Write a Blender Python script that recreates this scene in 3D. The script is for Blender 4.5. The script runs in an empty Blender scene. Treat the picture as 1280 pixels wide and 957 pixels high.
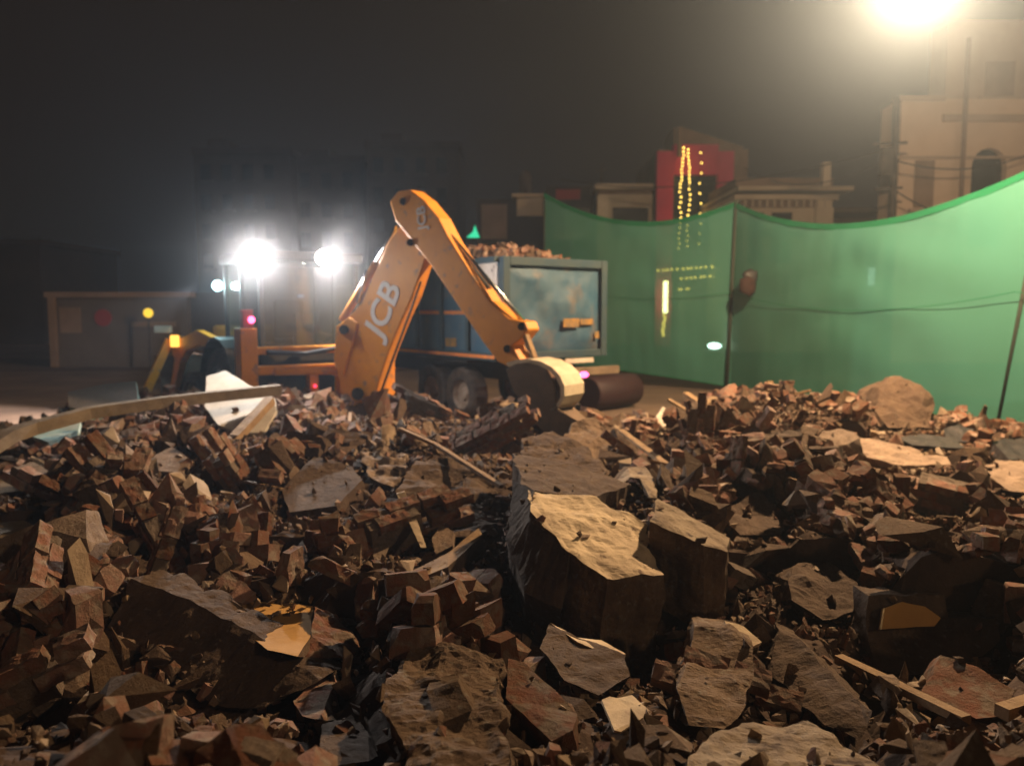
import bpy, bmesh, math, random
from mathutils import Vector, Matrix, Euler, noise
R = math.radians
PI = math.pi
S = bpy.context.scene
C = S.collection
random.seed(11)

# ------------------------------------------------------------------ camera
CAMZ = 2.0
PITCH = math.atan((478.5 - 387) / 1000.0)
cp, sp = math.cos(PITCH), math.sin(PITCH)


def ray(px, py):
    u = (px - 640) / 1000.0
    v = (478.5 - py) / 1000.0
    return Vector((u, cp + v * sp, -sp + v * cp))


def at(px, py, Y):
    d = ray(px, py)
    return Vector((0, 0, CAMZ)) + d * (Y / d.y)


def on_plane(px, py, p0, n):
    d = ray(px, py)
    o = Vector((0, 0, CAMZ))
    return o + d * ((Vector(p0) - o).dot(n) / d.dot(n))


cam = bpy.data.cameras.new('camera')
cam.sensor_width = 36
cam.lens = 36 * 1000 / 1280.0
cam.clip_start = 0.05
cam.clip_end = 1200
cam.dof.use_dof = True
cam.dof.focus_distance = 3.4
cam.dof.aperture_fstop = cam.lens / 1000 / 0.016
co = bpy.data.objects.new('camera', cam)
C.objects.link(co)
co.location = (0, 0, CAMZ)
co.rotation_euler = (PI / 2 - PITCH, 0, 0)
S.camera = co


# ------------------------------------------------------------------ helpers
def lin(c):
    c = c / 255.0
    return c / 12.92 if c <= 0.04045 else ((c + 0.055) / 1.055) ** 2.4


def tag(o, label=None, cat=None, group=None, kind=None):
    if label: o['label'] = label
    if cat: o['category'] = cat
    if group: o['group'] = group
    if kind: o['kind'] = kind
    return o


def empty(name, loc):
    o = bpy.data.objects.new(name, None)
    o.empty_display_size = 0.2
    C.objects.link(o)
    o.location = loc
    return o


class MB:
    def __init__(s):
        s.v = []; s.f = []; s.mi = []; s.sm = []

    def add(s, vs, fs, mi=0, sm=False):
        k = len(s.v)
        s.v += [Vector(p) for p in vs]
        for f in fs:
            s.f.append([i + k for i in f]); s.mi.append(mi); s.sm.append(sm)

    def box(s, lo, hi, fr=None, mi=0):
        x0, y0, z0 = lo; x1, y1, z1 = hi
        P = [(x0, y0, z0), (x1, y0, z0), (x1, y1, z0), (x0, y1, z0), (x0, y0, z1), (x1, y0, z1), (x1, y1, z1), (x0, y1, z1)]
        if fr: P = [fr(*p) for p in P]
        s.add(P, [(0, 3, 2, 1), (4, 5, 6, 7), (0, 1, 5, 4), (1, 2, 6, 5), (2, 3, 7, 6), (3, 0, 4, 7)], mi)
        return s

    def bar(s, a, b, w, h, mi=0, up=(0, 0, 1)):
        a = Vector(a); b = Vector(b); d = (b - a).normalized()
        x = d.cross(Vector(up))
        if x.length < 1e-3: x = d.cross(Vector((0, 1, 0)))
        x.normalize(); y = x.cross(d).normalized()
        P = []
        for p in (a, b):
            for i, j in ((-1, -1), (1, -1), (1, 1), (-1, 1)):
                P.append(p + x * (w / 2 * i) + y * (h / 2 * j))
        s.add(P, [(0, 3, 2, 1), (4, 5, 6, 7), (0, 1, 5, 4), (1, 2, 6, 5), (2, 3, 7, 6), (3, 0, 4, 7)], mi)
        return s

    def tube(s, pts, r, n=10, mi=0, cap=True):
        pts = [Vector(p) for p in pts]
        rs = r if isinstance(r, (list, tuple)) else [r] * len(pts)
        V = []; F = []
        for i, p in enumerate(pts):
            d = (pts[min(i + 1, len(pts) - 1)] - pts[max(i - 1, 0)]).normalized()
            x = d.cross(Vector((0, 0, 1)))
            if x.length < 1e-3: x = d.cross(Vector((0, 1, 0)))
            x.normalize(); y = d.cross(x)
            for k in range(n):
                a = 2 * PI * k / n
                V.append(p + x * (math.cos(a) * rs[i]) + y * (math.sin(a) * rs[i]))
        for i in range(len(pts) - 1):
            for k in range(n):
                k2 = (k + 1) % n
                F.append((i * n + k, i * n + k2, (i + 1) * n + k2, (i + 1) * n + k))
        s.add(V, F, mi, True)
        if cap:
            s.add(V[:n], [tuple(range(n))[::-1]], mi)
            s.add(V[-n:], [tuple(range(n))], mi)
        return s

    def prism(s, poly, vec, mi=0, mi_top=None):
        n = len(poly); vec = Vector(vec)
        P = [Vector(p) for p in poly]
        V = P + [p + vec for p in P]
        s.add(V, [tuple(range(n))], mi if mi_top is None else mi_top)
        s.add(V, [tuple(range(n, 2 * n))[::-1]], mi)
        s.add(V, [(i, n + i, n + (i + 1) % n, (i + 1) % n) for i in range(n)], mi)
        return s

    def ball(s, c, r, n=10, m=6, mi=0, sc=(1, 1, 1)):
        V = []; F = []
        c = Vector(c)
        for i in range(m + 1):
            t = PI * i / m
            for k in range(n):
                a = 2 * PI * k / n
                V.append(c + Vector((math.sin(t) * math.cos(a) * r * sc[0], math.sin(t) * math.sin(a) * r * sc[1], math.cos(t) * r * sc[2])))
        for i in range(m):
            for k in range(n):
                k2 = (k + 1) % n
                F.append((i * n + k, (i + 1) * n + k, (i + 1) * n + k2, i * n + k2))
        s.add(V, F, mi, True)
        return s

    def build(s, name, mats, parent=None, origin=None, bevel=0.0, fix=True):
        if not isinstance(mats, (list, tuple)): mats = [mats]
        org = Vector(origin) if origin is not None else Vector((0, 0, 0))
        base = parent_world(parent) if parent is not None else Vector((0, 0, 0))
        me = bpy.data.meshes.new(name)
        off = base + org if parent is None else base
        if parent is None: off = org
        me.from_pydata([tuple(p - off) for p in s.v], [], s.f)
        me.polygons.foreach_set('material_index', s.mi)
        me.polygons.foreach_set('use_smooth', s.sm)
        for m in mats: me.materials.append(m)
        me.update()
        if fix:
            bm = bmesh.new(); bm.from_mesh(me)
            bmesh.ops.remove_doubles(bm, verts=bm.verts, dist=1e-5)
            bmesh.ops.recalc_face_normals(bm, faces=bm.faces)
            bm.to_mesh(me); bm.free()
        o = bpy.data.objects.new(name, me)
        C.objects.link(o)
        if parent is not None: o.parent = parent
        else: o.location = org
        if bevel:
            m = o.modifiers.new('bevel', 'BEVEL'); m.width = bevel; m.segments = 2; m.limit_method = 'ANGLE'
            m.angle_limit = R(40)
        return o


def parent_world(o):
    p = Vector(o.location)
    while o.parent is not None:
        o = o.parent; p += Vector(o.location)
    return p


# ------------------------------------------------------------------ materials
def mat(name, col, rough=0.8, metal=0.0, col2=None, scale=4.0, bump=0.0, bscale=30.0, emit=None, estr=0.0, detail=6, thr=(0.35, 0.65), spec=0.3, coat=0.0, col3=None, scale3=40, thr3=(0.55, 0.7), rnd=0.0):
    m = bpy.data.materials.new(name); m.use_nodes = True
    nt = m.node_tree; b = nt.nodes['Principled BSDF']
    b.inputs['Base Color'].default_value = (*col, 1)
    b.inputs['Roughness'].default_value = rough
    b.inputs['Metallic'].default_value = metal
    b.inputs['Specular IOR Level'].default_value = spec
    b.inputs['Coat Weight'].default_value = coat
    tc = nt.nodes.new('ShaderNodeTexCoord')
    out = None
    if col2 is not None:
        n = nt.nodes.new('ShaderNodeTexNoise'); n.inputs['Scale'].default_value = scale; n.inputs['Detail'].default_value = detail
        n.inputs['Roughness'].default_value = 0.65
        nt.links.new(tc.outputs['Object'], n.inputs['Vector'])
        r = nt.nodes.new('ShaderNodeMapRange'); r.inputs[1].default_value = thr[0]; r.inputs[2].default_value = thr[1]
        nt.links.new(n.outputs['Fac'], r.inputs[0])
        mx = nt.nodes.new('ShaderNodeMix'); mx.data_type = 'RGBA'
        mx.inputs[6].default_value = (*col, 1); mx.inputs[7].default_value = (*col2, 1)
        nt.links.new(r.outputs[0], mx.inputs[0]); out = mx.outputs[2]
        if col3 is not None:
            n2 = nt.nodes.new('ShaderNodeTexNoise'); n2.inputs['Scale'].default_value = scale3; n2.inputs['Detail'].default_value = 5
            nt.links.new(tc.outputs['Object'], n2.inputs['Vector'])
            r2 = nt.nodes.new('ShaderNodeMapRange'); r2.inputs[1].default_value = thr3[0]; r2.inputs[2].default_value = thr3[1]
            nt.links.new(n2.outputs['Fac'], r2.inputs[0])
            mx2 = nt.nodes.new('ShaderNodeMix'); mx2.data_type = 'RGBA'
            nt.links.new(out, mx2.inputs[6]); mx2.inputs[7].default_value = (*col3, 1)
            nt.links.new(r2.outputs[0], mx2.inputs[0]); out = mx2.outputs[2]
        if rnd > 0:
            oi = nt.nodes.new('ShaderNodeObjectInfo')
            geo = nt.nodes.new('ShaderNodeNewGeometry')
            ad = nt.nodes.new('ShaderNodeMath'); ad.operation = 'ADD'
            nt.links.new(oi.outputs['Random'], ad.inputs[0]); nt.links.new(geo.outputs['Random Per Island'], ad.inputs[1])
            fr = nt.nodes.new('ShaderNodeMath'); fr.operation = 'FRACT'
            nt.links.new(ad.outputs[0], fr.inputs[0])
            rr = nt.nodes.new('ShaderNodeMapRange'); rr.inputs[3].default_value = 1 - rnd; rr.inputs[4].default_value = 1 + rnd
            nt.links.new(fr.outputs[0], rr.inputs[0])
            hs = nt.nodes.new('ShaderNodeHueSaturation')
            nt.links.new(rr.outputs[0], hs.inputs['Value']); nt.links.new(out, hs.inputs['Color'])
            rs_ = nt.nodes.new('ShaderNodeMapRange'); rs_.inputs[3].default_value = 1.15; rs_.inputs[4].default_value = 0.7
            nt.links.new(fr.outputs[0], rs_.inputs[0]); nt.links.new(rs_.outputs[0], hs.inputs['Saturation'])
            out = hs.outputs['Color']
        nt.links.new(out, b.inputs['Base Color'])
    if bump > 0:
        n = nt.nodes.new('ShaderNodeTexNoise'); n.inputs['Scale'].default_value = bscale; n.inputs['Detail'].default_value = 8
        n.inputs['Roughness'].default_value = 0.7
        nt.links.new(tc.outputs['Object'], n.inputs['Vector'])
        bp = nt.nodes.new('ShaderNodeBump'); bp.inputs['Strength'].default_value = bump; bp.inputs['Distance'].default_value = 0.02
        nt.links.new(n.outputs['Fac'], bp.inputs['Height']); nt.links.new(bp.outputs[0], b.inputs['Normal'])
    if emit is not None:
        b.inputs['Emission Color'].default_value = (*emit, 1); b.inputs['Emission Strength'].default_value = estr
    return m


M = {}
M['dirt'] = mat('dirt', (.085, .05, .032), .95, col2=(.05, .03, .02), scale=3, bump=.9, bscale=14)
M['road'] = mat('road_dust', (.17, .12, .085), .9, col2=(.09, .065, .05), scale=.5, bump=.5, bscale=25)
M['ground'] = mat('ground_earth', (.11, .08, .06), .95, col2=(.06, .045, .035), scale=.3, bump=.5, bscale=12)
M['brick'] = mat('brick', (.21, .078, .042), .92, col2=(.16, .098, .06), scale=9, bump=.7, bscale=60, col3=(.22, .165, .12), scale3=16, thr3=(.50, .64), rnd=.5)
M['mortar'] = mat('mortar', (.17, .13, .10), .95, col2=(.13, .10, .075), scale=14, bump=.8, bscale=60)
M['concrete'] = mat('concrete', (.20, .132, .08), .93, col2=(.12, .074, .046), scale=6, bump=.9, bscale=35, col3=(.22, .18, .135), scale3=26, thr3=(.58, .7), rnd=.5)
M['dark_concrete'] = mat('dark_concrete', (.115, .076, .05), .93, col2=(.07, .044, .03), scale=5, bump=.9, bscale=30, col3=(.14, .11, .085), scale3=24, thr3=(.6, .72))
M['crumb'] = mat('plaster_crumb', (.36, .27, .18), .92, col2=(.24, .17, .11), scale=6, bump=.5, bscale=40, rnd=.3)
M['plaster'] = mat('plaster', (.62, .50, .34), .9, col2=(.42, .33, .23), scale=3.5, bump=.35, bscale=40, col3=(.16, .11, .08), scale3=12, thr3=(.64, .70), thr=(.42, .62))
M['ochre'] = mat('ochre_plaster', (.52, .30, .09), .88, col2=(.44, .25, .08), scale=3, bump=.15, bscale=40)
M['layered'] = mat('layered_plaster', (.36, .29, .21), .9, col2=(.20, .15, .11), scale=5, bump=.8, bscale=30, col3=(.08, .055, .045), scale3=9, thr3=(.6, .68))
M['wood'] = mat('old_wood', (.32, .215, .115), .8, col2=(.20, .125, .065), scale=7, bump=.5, bscale=50)
M['wood_dark'] = mat('weathered_wood', (.19, .145, .095), .8, col2=(.11, .08, .05), scale=4, bump=.5, bscale=50)
M['white_board'] = mat('white_board', (.52, .47, .40), .7, col2=(.38, .34, .28), scale=4, bump=.15)
M['blue_board'] = mat('blue_board', (.22, .38, .38), .7, col2=(.34, .38, .34), scale=6, bump=.2)
M['sack'] = mat('sack', (.30, .22, .16), .85, col2=(.20, .145, .11), scale=5, bump=.4, bscale=60)
M['tarp'] = mat('dark_tarp', (.022, .020, .024), .55, col2=(.035, .03, .03), scale=6, bump=.3)
M['digger'] = mat('digger_orange', (.66, .26, .012), .5, col2=(.56, .21, .012), scale=2.2, bump=.06, bscale=20, col3=(.26, .15, .07), scale3=7, thr3=(.6, .74), spec=.5)
M['steel'] = mat('rod_steel', (.65, .65, .65), .22, 1.0)
M['black'] = mat('black_paint', (.02, .02, .022), .5, col2=(.035, .032, .03), scale=8)
M['rubber'] = mat('tyre_rubber', (.035, .03, .028), .9, col2=(.085, .065, .05), scale=7, bump=.5, bscale=30)
M['rim'] = mat('wheel_rim', (.35, .3, .24), .6, col2=(.2, .15, .11), scale=7)
M['bucket'] = mat('bucket_steel', (.13, .085, .055), .62, .35, col2=(.085, .058, .04), scale=5, bump=.3, bscale=25)
M['bucket_white'] = mat('lit_bucket_plate', (.62, .54, .40), .5, .0, col2=(.46, .39, .28), scale=6, bump=.15)  # white light on the curved plate is put into its pale colour
M['lettering'] = mat('lettering_grey', (.62, .60, .60), .5)
M['truck_blue'] = mat('truck_blue', (.022, .07, .12), .6, col2=(.05, .095, .13), scale=2.3, bump=.25, bscale=14, col3=(.11, .095, .08), scale3=3, thr3=(.56, .8))
M['truck_dark'] = mat('truck_dark_blue', (.018, .045, .065), .6, col2=(.035, .055, .06), scale=3, bump=.2)
M['truck_white'] = mat('truck_white', (.55, .52, .48), .6, col2=(.35, .31, .27), scale=5, bump=.1, col3=(.05, .05, .06), scale3=9, thr3=(.64, .68))
M['truck_orange'] = mat('truck_orange', (.65, .20, .03), .6, col2=(.35, .14, .05), scale=6)
M['truck_yellow'] = mat('truck_yellow', (.30, .16, .03), .7, col2=(.12, .10, .06), scale=9)
M['cream'] = mat('cream_wall', (.62, .54, .45), .9, col2=(.50, .43, .36), scale=.7, bump=.2, bscale=8)
M['beige'] = mat('beige_wall', (.56, .44, .36), .9, col2=(.46, .36, .29), scale=.5, bump=.2, bscale=8)
M['beige_band'] = mat('beige_band', (.36, .28, .23), .9, col2=(.30, .23, .19), scale=.8)
M['magenta'] = mat('magenta_wall', (.55, .04, .12), .8, col2=(.45, .035, .10), scale=.8)
M['brownwall'] = mat('brown_wall', (.24, .17, .13), .9, col2=(.17, .12, .09), scale=.6)
M['darkwall'] = mat('dark_wall', (.055, .042, .036), .95, col2=(.035, .028, .024), scale=.4)
M['greywall'] = mat('grey_wall', (.12, .10, .09), .95, col2=(.08, .07, .062), scale=.5, bump=.3)
M['window'] = mat('window_dark', (.012, .014, .014), .2, spec=.5)
M['redsign'] = mat('red_sign', (.25, .03, .03), .7)
M['pole'] = mat('pole_dark', (.02, .018, .016), .6, col2=(.07, .055, .045), scale=5)
M['netpost'] = mat('net_post', (.03, .04, .03), .7)
M['cable'] = mat('cable', (.015, .015, .015), .7)
M['rag'] = mat('brown_rag', (.045, .02, .014), .9, col2=(.02, .012, .01), scale=12, bump=.5)
M['cabseat'] = mat('seat_grey', (.06, .06, .06), .8)


def emis(name, col, s):
    m = bpy.data.materials.new(name); m.use_nodes = True
    nt = m.node_tree; nt.nodes.clear()
    e = nt.nodes.new('ShaderNodeEmission'); e.inputs[0].default_value = (*col, 1); e.inputs[1].default_value = s
    o = nt.nodes.new('ShaderNodeOutputMaterial'); nt.links.new(e.outputs[0], o.inputs[0])
    return m


M['e_work'] = emis('work_light_glow', (1, .96, .92), 160)
M['e_street'] = emis('street_light_glow', (1, .86, .66), 90)
M['e_amber'] = emis('amber_glow', (1, .5, .08), 2.2)
M['e_yellow'] = emis('yellow_glow', (1, .62, .04), 1.3)
M['e_red'] = emis('red_glow', (1, .04, .09), 4)
M['e_pink'] = emis('tail_glow', (1, .10, .28), 6)
M['e_cyan'] = emis('cyan_glow', (.5, .95, 1), 14)
M['e_green'] = emis('green_glow', (.05, .85, .42), 1.0)
M['e_blue'] = emis('screen_glow', (.25, .5, 1), .8)
M['e_bulb'] = emis('bulb_glow', (1, .66, .12), 6)
M['e_tube'] = emis('tube_glow', (1, .9, .40), 20)
M['e_white'] = emis('cool_lamp_glow', (.75, 1, .95), 26)
M['e_window'] = emis('lit_window', (.7, .9, .85), 1.0)


def mat_glass():
    m = bpy.data.materials.new('cab_glass'); m.use_nodes = True
    nt = m.node_tree; nt.nodes.clear()
    g = nt.nodes.new('ShaderNodeBsdfGlossy'); g.inputs['Roughness'].default_value = .12; g.inputs[0].default_value = (.6, .65, .6, 1)
    t = nt.nodes.new('ShaderNodeBsdfTransparent'); t.inputs[0].default_value = (.75, .8, .75, 1)
    d = nt.nodes.new('ShaderNodeBsdfDiffuse'); d.inputs[0].default_value = (.18, .15, .12, 1)
    a = nt.nodes.new('ShaderNodeMixShader'); a.inputs[0].default_value = .12
    b = nt.nodes.new('ShaderNodeMixShader'); b.inputs[0].default_value = .15
    o = nt.nodes.new('ShaderNodeOutputMaterial')
    nt.links.new(t.outputs[0], a.inputs[1]); nt.links.new(g.outputs[0], a.inputs[2])
    nt.links.new(a.outputs[0], b.inputs[1]); nt.links.new(d.outputs[0], b.inputs[2])
    nt.links.new(b.outputs[0], o.inputs[0])
    return m


M['glass'] = mat_glass()


def mat_net(name, op, col):
    m = bpy.data.materials.new(name); m.use_nodes = True
    nt = m.node_tree; nt.nodes.clear()
    tc = nt.nodes.new('ShaderNodeTexCoord')
    n = nt.nodes.new('ShaderNodeTexNoise'); n.inputs['Scale'].default_value = .8; n.inputs['Detail'].default_value = 4
    nt.links.new(tc.outputs['Object'], n.inputs['Vector'])
    mx = nt.nodes.new('ShaderNodeMix'); mx.data_type = 'RGBA'
    mx.inputs[6].default_value = (*col, 1); mx.inputs[7].default_value = (col[0] * .8, col[1] * .8, col[2] * .7, 1)
    nt.links.new(n.outputs['Fac'], mx.inputs[0])
    d = nt.nodes.new('ShaderNodeBsdfDiffuse'); tl = nt.nodes.new('ShaderNodeBsdfTranslucent'); tr = nt.nodes.new('ShaderNodeBsdfTransparent')
    tr.inputs[0].default_value = (.8, 1, .85, 1)
    nt.links.new(mx.outputs[2], d.inputs[0]); nt.links.new(mx.outputs[2], tl.inputs[0])
    a = nt.nodes.new('ShaderNodeMixShader'); a.inputs[0].default_value = .35
    b = nt.nodes.new('ShaderNodeMixShader'); b.inputs[0].default_value = op
    o = nt.nodes.new('ShaderNodeOutputMaterial')
    nt.links.new(d.outputs[0], a.inputs[1]); nt.links.new(tl.outputs[0], a.inputs[2])
    nt.links.new(tr.outputs[0], b.inputs[1]); nt.links.new(a.outputs[0], b.inputs[2])
    nt.links.new(b.outputs[0], o.inputs[0])
    return m


M['net'] = mat_net('green_net', .85, (.09, .30, .25))
M['nethem'] = mat_net('green_hem', .97, (.02, .20, .10))

# ------------------------------------------------------------------ pile height
CREST = [(-400, .35), (0, .18), (60, .3), (120, .62), (200, .72), (330, .72), (420, .62), (520, .74), (620, .66), (700, .45), (770, .32), (830, .44), (880, .72), (960, .80), (1040, .66), (1120, .74), (1180, .42), (1230, .25), (1300, .12), (1700, .1)]


def lerpt(T, x):
    if x <= T[0][0]: return T[0][1]
    for (a, va), (b, vb) in zip(T, T[1:]):
        if x <= b:
            t = (x - a) / (b - a); t = t * t * (3 - 2 * t)
            return va + (vb - va) * t
    return T[-1][1]


CAPS = []   # (px0, px1, slope, ymax): keeps the heap below the sight line to what rests on it


def add_cap(pts, margin=.06):
    q = [Vector(p) for p in pts]
    lo = min(q, key=lambda p: (p.z - CAMZ) / p.y)
    m = (lo.z - CAMZ) / lo.y
    pxs = [640 + 1000 * p.x / p.y for p in q]
    hi = max(q, key=lambda p: p.y)
    CAPS.append((min(pxs), max(pxs), m, hi.y + .08, margin, q, (lo.y, lo.z, hi.y + .08, max(hi.z, lo.z))))


def H(x, y):
    h = H0(x, y)
    if y > .8:
        px = 640 + 1000 * x / y
        for a, b, m, ym, mg, q, ly in CAPS:
            if y < ym and y > ly[0] * .25:
                ex = max(0, a - px, px - b) * y / 1000
                if ex < .5:
                    zc = CAMZ + m * y if y <= ly[0] else ly[1] + (ly[3] - ly[1]) * (y - ly[0]) / max(.01, ly[2] - ly[0])
                    h = min(h, zc - mg + ex * 1.1)
    return h


def H0(x, y):
    yy = max(y, .6)
    px = 640 + 1000 * x / yy if yy > 3 else 640 + 1000 * x / 3
    c = lerpt(CREST, px)
    near = .78 if y < 2.5 else (.78 + (.60 - .78) * min(1, (y - 2.5) / 2.5))
    t = min(1, max(0, (y - 5.0) / 5.0))
    h = near * (1 - t) + c * t
    edge = 11.2 + .7 * noise.noise(Vector((x * .5, 3.1, 0)))
    fall = min(1, max(0, (edge + 1.7 - y) / 1.7)); fall = fall * fall * (3 - 2 * fall)
    h *= fall
    side = min(1, max(0, (13 - abs(x)) / 3)); h *= side
    h += fall * side * (.16 * noise.noise(Vector((x * .9, y * .9, 1.7))) + .07 * noise.noise(Vector((x * 2.6, y * 2.6, 4))))
    # hollow in front of the great block
    d2 = ((x - .15) / .75) ** 2 + ((y - 3.55) / .6) ** 2
    h -= .12 * math.exp(-d2)
    if y < 2.2: h = min(h, .95)
    return h


# ------------------------------------------------------------------ setting
g = MB().box((-170, -40, -.5), (170, 230, -.004)).build('ground', M['ground']); tag(g, kind='structure')
r = MB(); r.add([(-60, 9, 0.0), (40, 9, 0.0), (40, 26, 0.0), (-60, 26, 0.0)], [(0, 1, 2, 3)]); tag(r.build('road', M['road'], fix=False), kind='structure')

# ------------------------------------------------------------------ rubble pieces
def refine(bm, maxlen, iters=6):
    for _ in range(iters):
        es = [e for e in bm.edges if e.calc_length() > maxlen]
        if not es: break
        bmesh.ops.subdivide_edges(bm, edges=es, cuts=1, use_grid_fill=True)
        bmesh.ops.triangulate(bm, faces=[f for f in bm.faces if len(f.verts) > 3])


def roughen(bm, amp, freq, seed, fine=.35):
    bm.normal_update()
    off = Vector((seed * 3.7, seed * 1.3, seed * 2.1))
    mv = []
    for v in bm.verts:
        p = v.co * freq + off
        d = noise.noise(p) + fine * noise.noise(p * 2.7) + fine * .6 * noise.noise(p * 6.1)
        q = noise.noise_vector(p * 1.3) * .35
        mv.append(v.normal * (d * amp) + q * amp)
    for v, m_ in zip(bm.verts, mv): v.co += m_


def chip(bm, n, rnd, size):
    """cut corners off a convex block with random planes"""
    for _ in range(n):
        nrm = Vector((rnd.uniform(-1, 1), rnd.uniform(-1, 1), rnd.uniform(-1, 1))).normalized()
        ext = max(v.co.dot(nrm) for v in bm.verts)
        cut = ext * (1 - rnd.uniform(.05, .28) * size)
        geom = bm.verts[:] + bm.edges[:] + bm.faces[:]
        res = bmesh.ops.bisect_plane(bm, geom=geom, plane_co=nrm * cut, plane_no=nrm, clear_outer=True)
        ed = [e for e in bm.edges if e.is_boundary]
        if ed: bmesh.ops.holes_fill(bm, edges=ed, sides=0)


def piece_bm(dim, seed, amp, freq, maxlen, chips=3, chipsize=1.0, breakend=False):
    rnd = random.Random(seed)
    bm = bmesh.new()
    bmesh.ops.create_cube(bm, size=1)
    for v in bm.verts: v.co = Vector((v.co.x * dim[0], v.co.y * dim[1], v.co.z * dim[2]))
    if breakend:
        n = Vector((1, rnd.uniform(-.6, .6), rnd.uniform(-.6, .6))).normalized()
        bmesh.ops.bisect_plane(bm, geom=bm.verts[:] + bm.edges[:] + bm.faces[:], plane_co=n * (dim[0] * rnd.uniform(-.05, .35)), plane_no=n, clear_outer=True)
        ed = [e for e in bm.edges if e.is_boundary]
        if ed: bmesh.ops.holes_fill(bm, edges=ed, sides=0)
    chip(bm, chips, rnd, chipsize)
    bmesh.ops.triangulate(bm, faces=bm.faces[:])
    refine(bm, maxlen)
    roughen(bm, amp, freq, seed)
    bmesh.ops.recalc_face_normals(bm, faces=bm.faces)
    return bm


def bm_mesh(bm, name, mats):
    me = bpy.data.meshes.new(name)
    bm.to_mesh(me); bm.free()
    for m in mats: me.materials.append(m)
    return me


def shard_bm(seed, sc=1.0, maxlen=.08):
    rnd = random.Random(seed)
    bm = bmesh.new()
    k = rnd.uniform(.35, 1)
    for i in range(rnd.randint(7, 9)):
        p = Vector((rnd.gauss(0, 1), rnd.gauss(0, 1), rnd.gauss(0, 1))).normalized()
        bm.verts.new((p.x * .5 * sc, p.y * .5 * sc * rnd.uniform(.6, 1), p.z * .5 * sc * k))
    bmesh.ops.convex_hull(bm, input=bm.verts[:])
    bmesh.ops.triangulate(bm, faces=bm.faces[:])
    refine(bm, maxlen)
    roughen(bm, .03 * sc, 8, seed)
    return bm


brick_me = [bm_mesh(piece_bm((.23, .112, .072), 100 + i, .010, 17, .035, chips=5 + i % 3, chipsize=1.25, breakend=(i % 2 == 1)), 'broken_brick', [M['brick']]) for i in range(12)]
chunk_me = [bm_mesh(shard_bm(300 + i, 1.0, .13) if i % 4 == 1 else piece_bm((1, .55 + .06 * (i % 5), .25 + .07 * (i % 4)), 320 + i, .022, 6, .10, chips=4, chipsize=1.2), 'concrete_chunk', [(M['concrete'], M['dark_concrete'], M['concrete'], M['dark_concrete'], M['dark_concrete'])[i % 5]]) for i in range(12)]

FACES = []
heroes = []  # (x,y,r) circles that scattered pieces keep clear of (on top only)


def surf_n(x, y):
    e = .12
    return Vector((H(x - e, y) - H(x + e, y), H(x, y - e) - H(x, y + e), 2 * e)).normalized()


def rand_rot(rnd, flat=.55):
    if rnd.random() < flat:
        return Euler((rnd.gauss(0, .35), rnd.gauss(0, .35), rnd.uniform(0, 2 * PI)))
    return Euler((rnd.uniform(0, 2 * PI), rnd.uniform(0, 2 * PI), rnd.uniform(0, 2 * PI)))


def inpoly(px, py, P):
    c = False; j = len(P) - 1
    for i in range(len(P)):
        if (P[i][1] > py) != (P[j][1] > py) and px < (P[j][0] - P[i][0]) * (py - P[i][1]) / (P[j][1] - P[i][1] + 1e-9) + P[i][0]: c = not c
        j = i
    return c


POLY = []


def clear(x, y, rr):
    if not POLY:
        for a, b, m, ym, mg, q, ly in CAPS:
            P = [(p.x / p.y, (p.z - CAMZ) / p.y) for p in q]
            if len(P) == 8:
                c_ = (sum(p[0] for p in P) / 8, sum(p[1] for p in P) / 8)
                P.sort(key=lambda p: math.atan2(p[1] - c_[1], p[0] - c_[0]))
            c_ = (sum(p[0] for p in P) / len(P), sum(p[1] for p in P) / len(P))
            P = [(c_[0] + (p[0] - c_[0]) * 1.12, c_[1] + (p[1] - c_[1]) * 1.12) for p in P]
            POLY.append((P, max(p.y for p in q)))
        POLY.extend(STK)
    u = x / y; h = H(x, y)
    for P, ym in POLY:
        if y < ym + .2:
            for v in ((h - CAMZ) / y, (h + rr * .8 - CAMZ) / y, (h + rr * 1.6 + .03 - CAMZ) / y):
                for du in (-rr * .9, 0, rr * .9):
                    if inpoly(u + du / y, v, P): return False
    return True


def clear_old(x, y, rr):
    for hx, hy, hr in heroes:
        if (x - hx) ** 2 + (y - hy) ** 2 < (hr + rr) ** 2: return False
    return True


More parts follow.
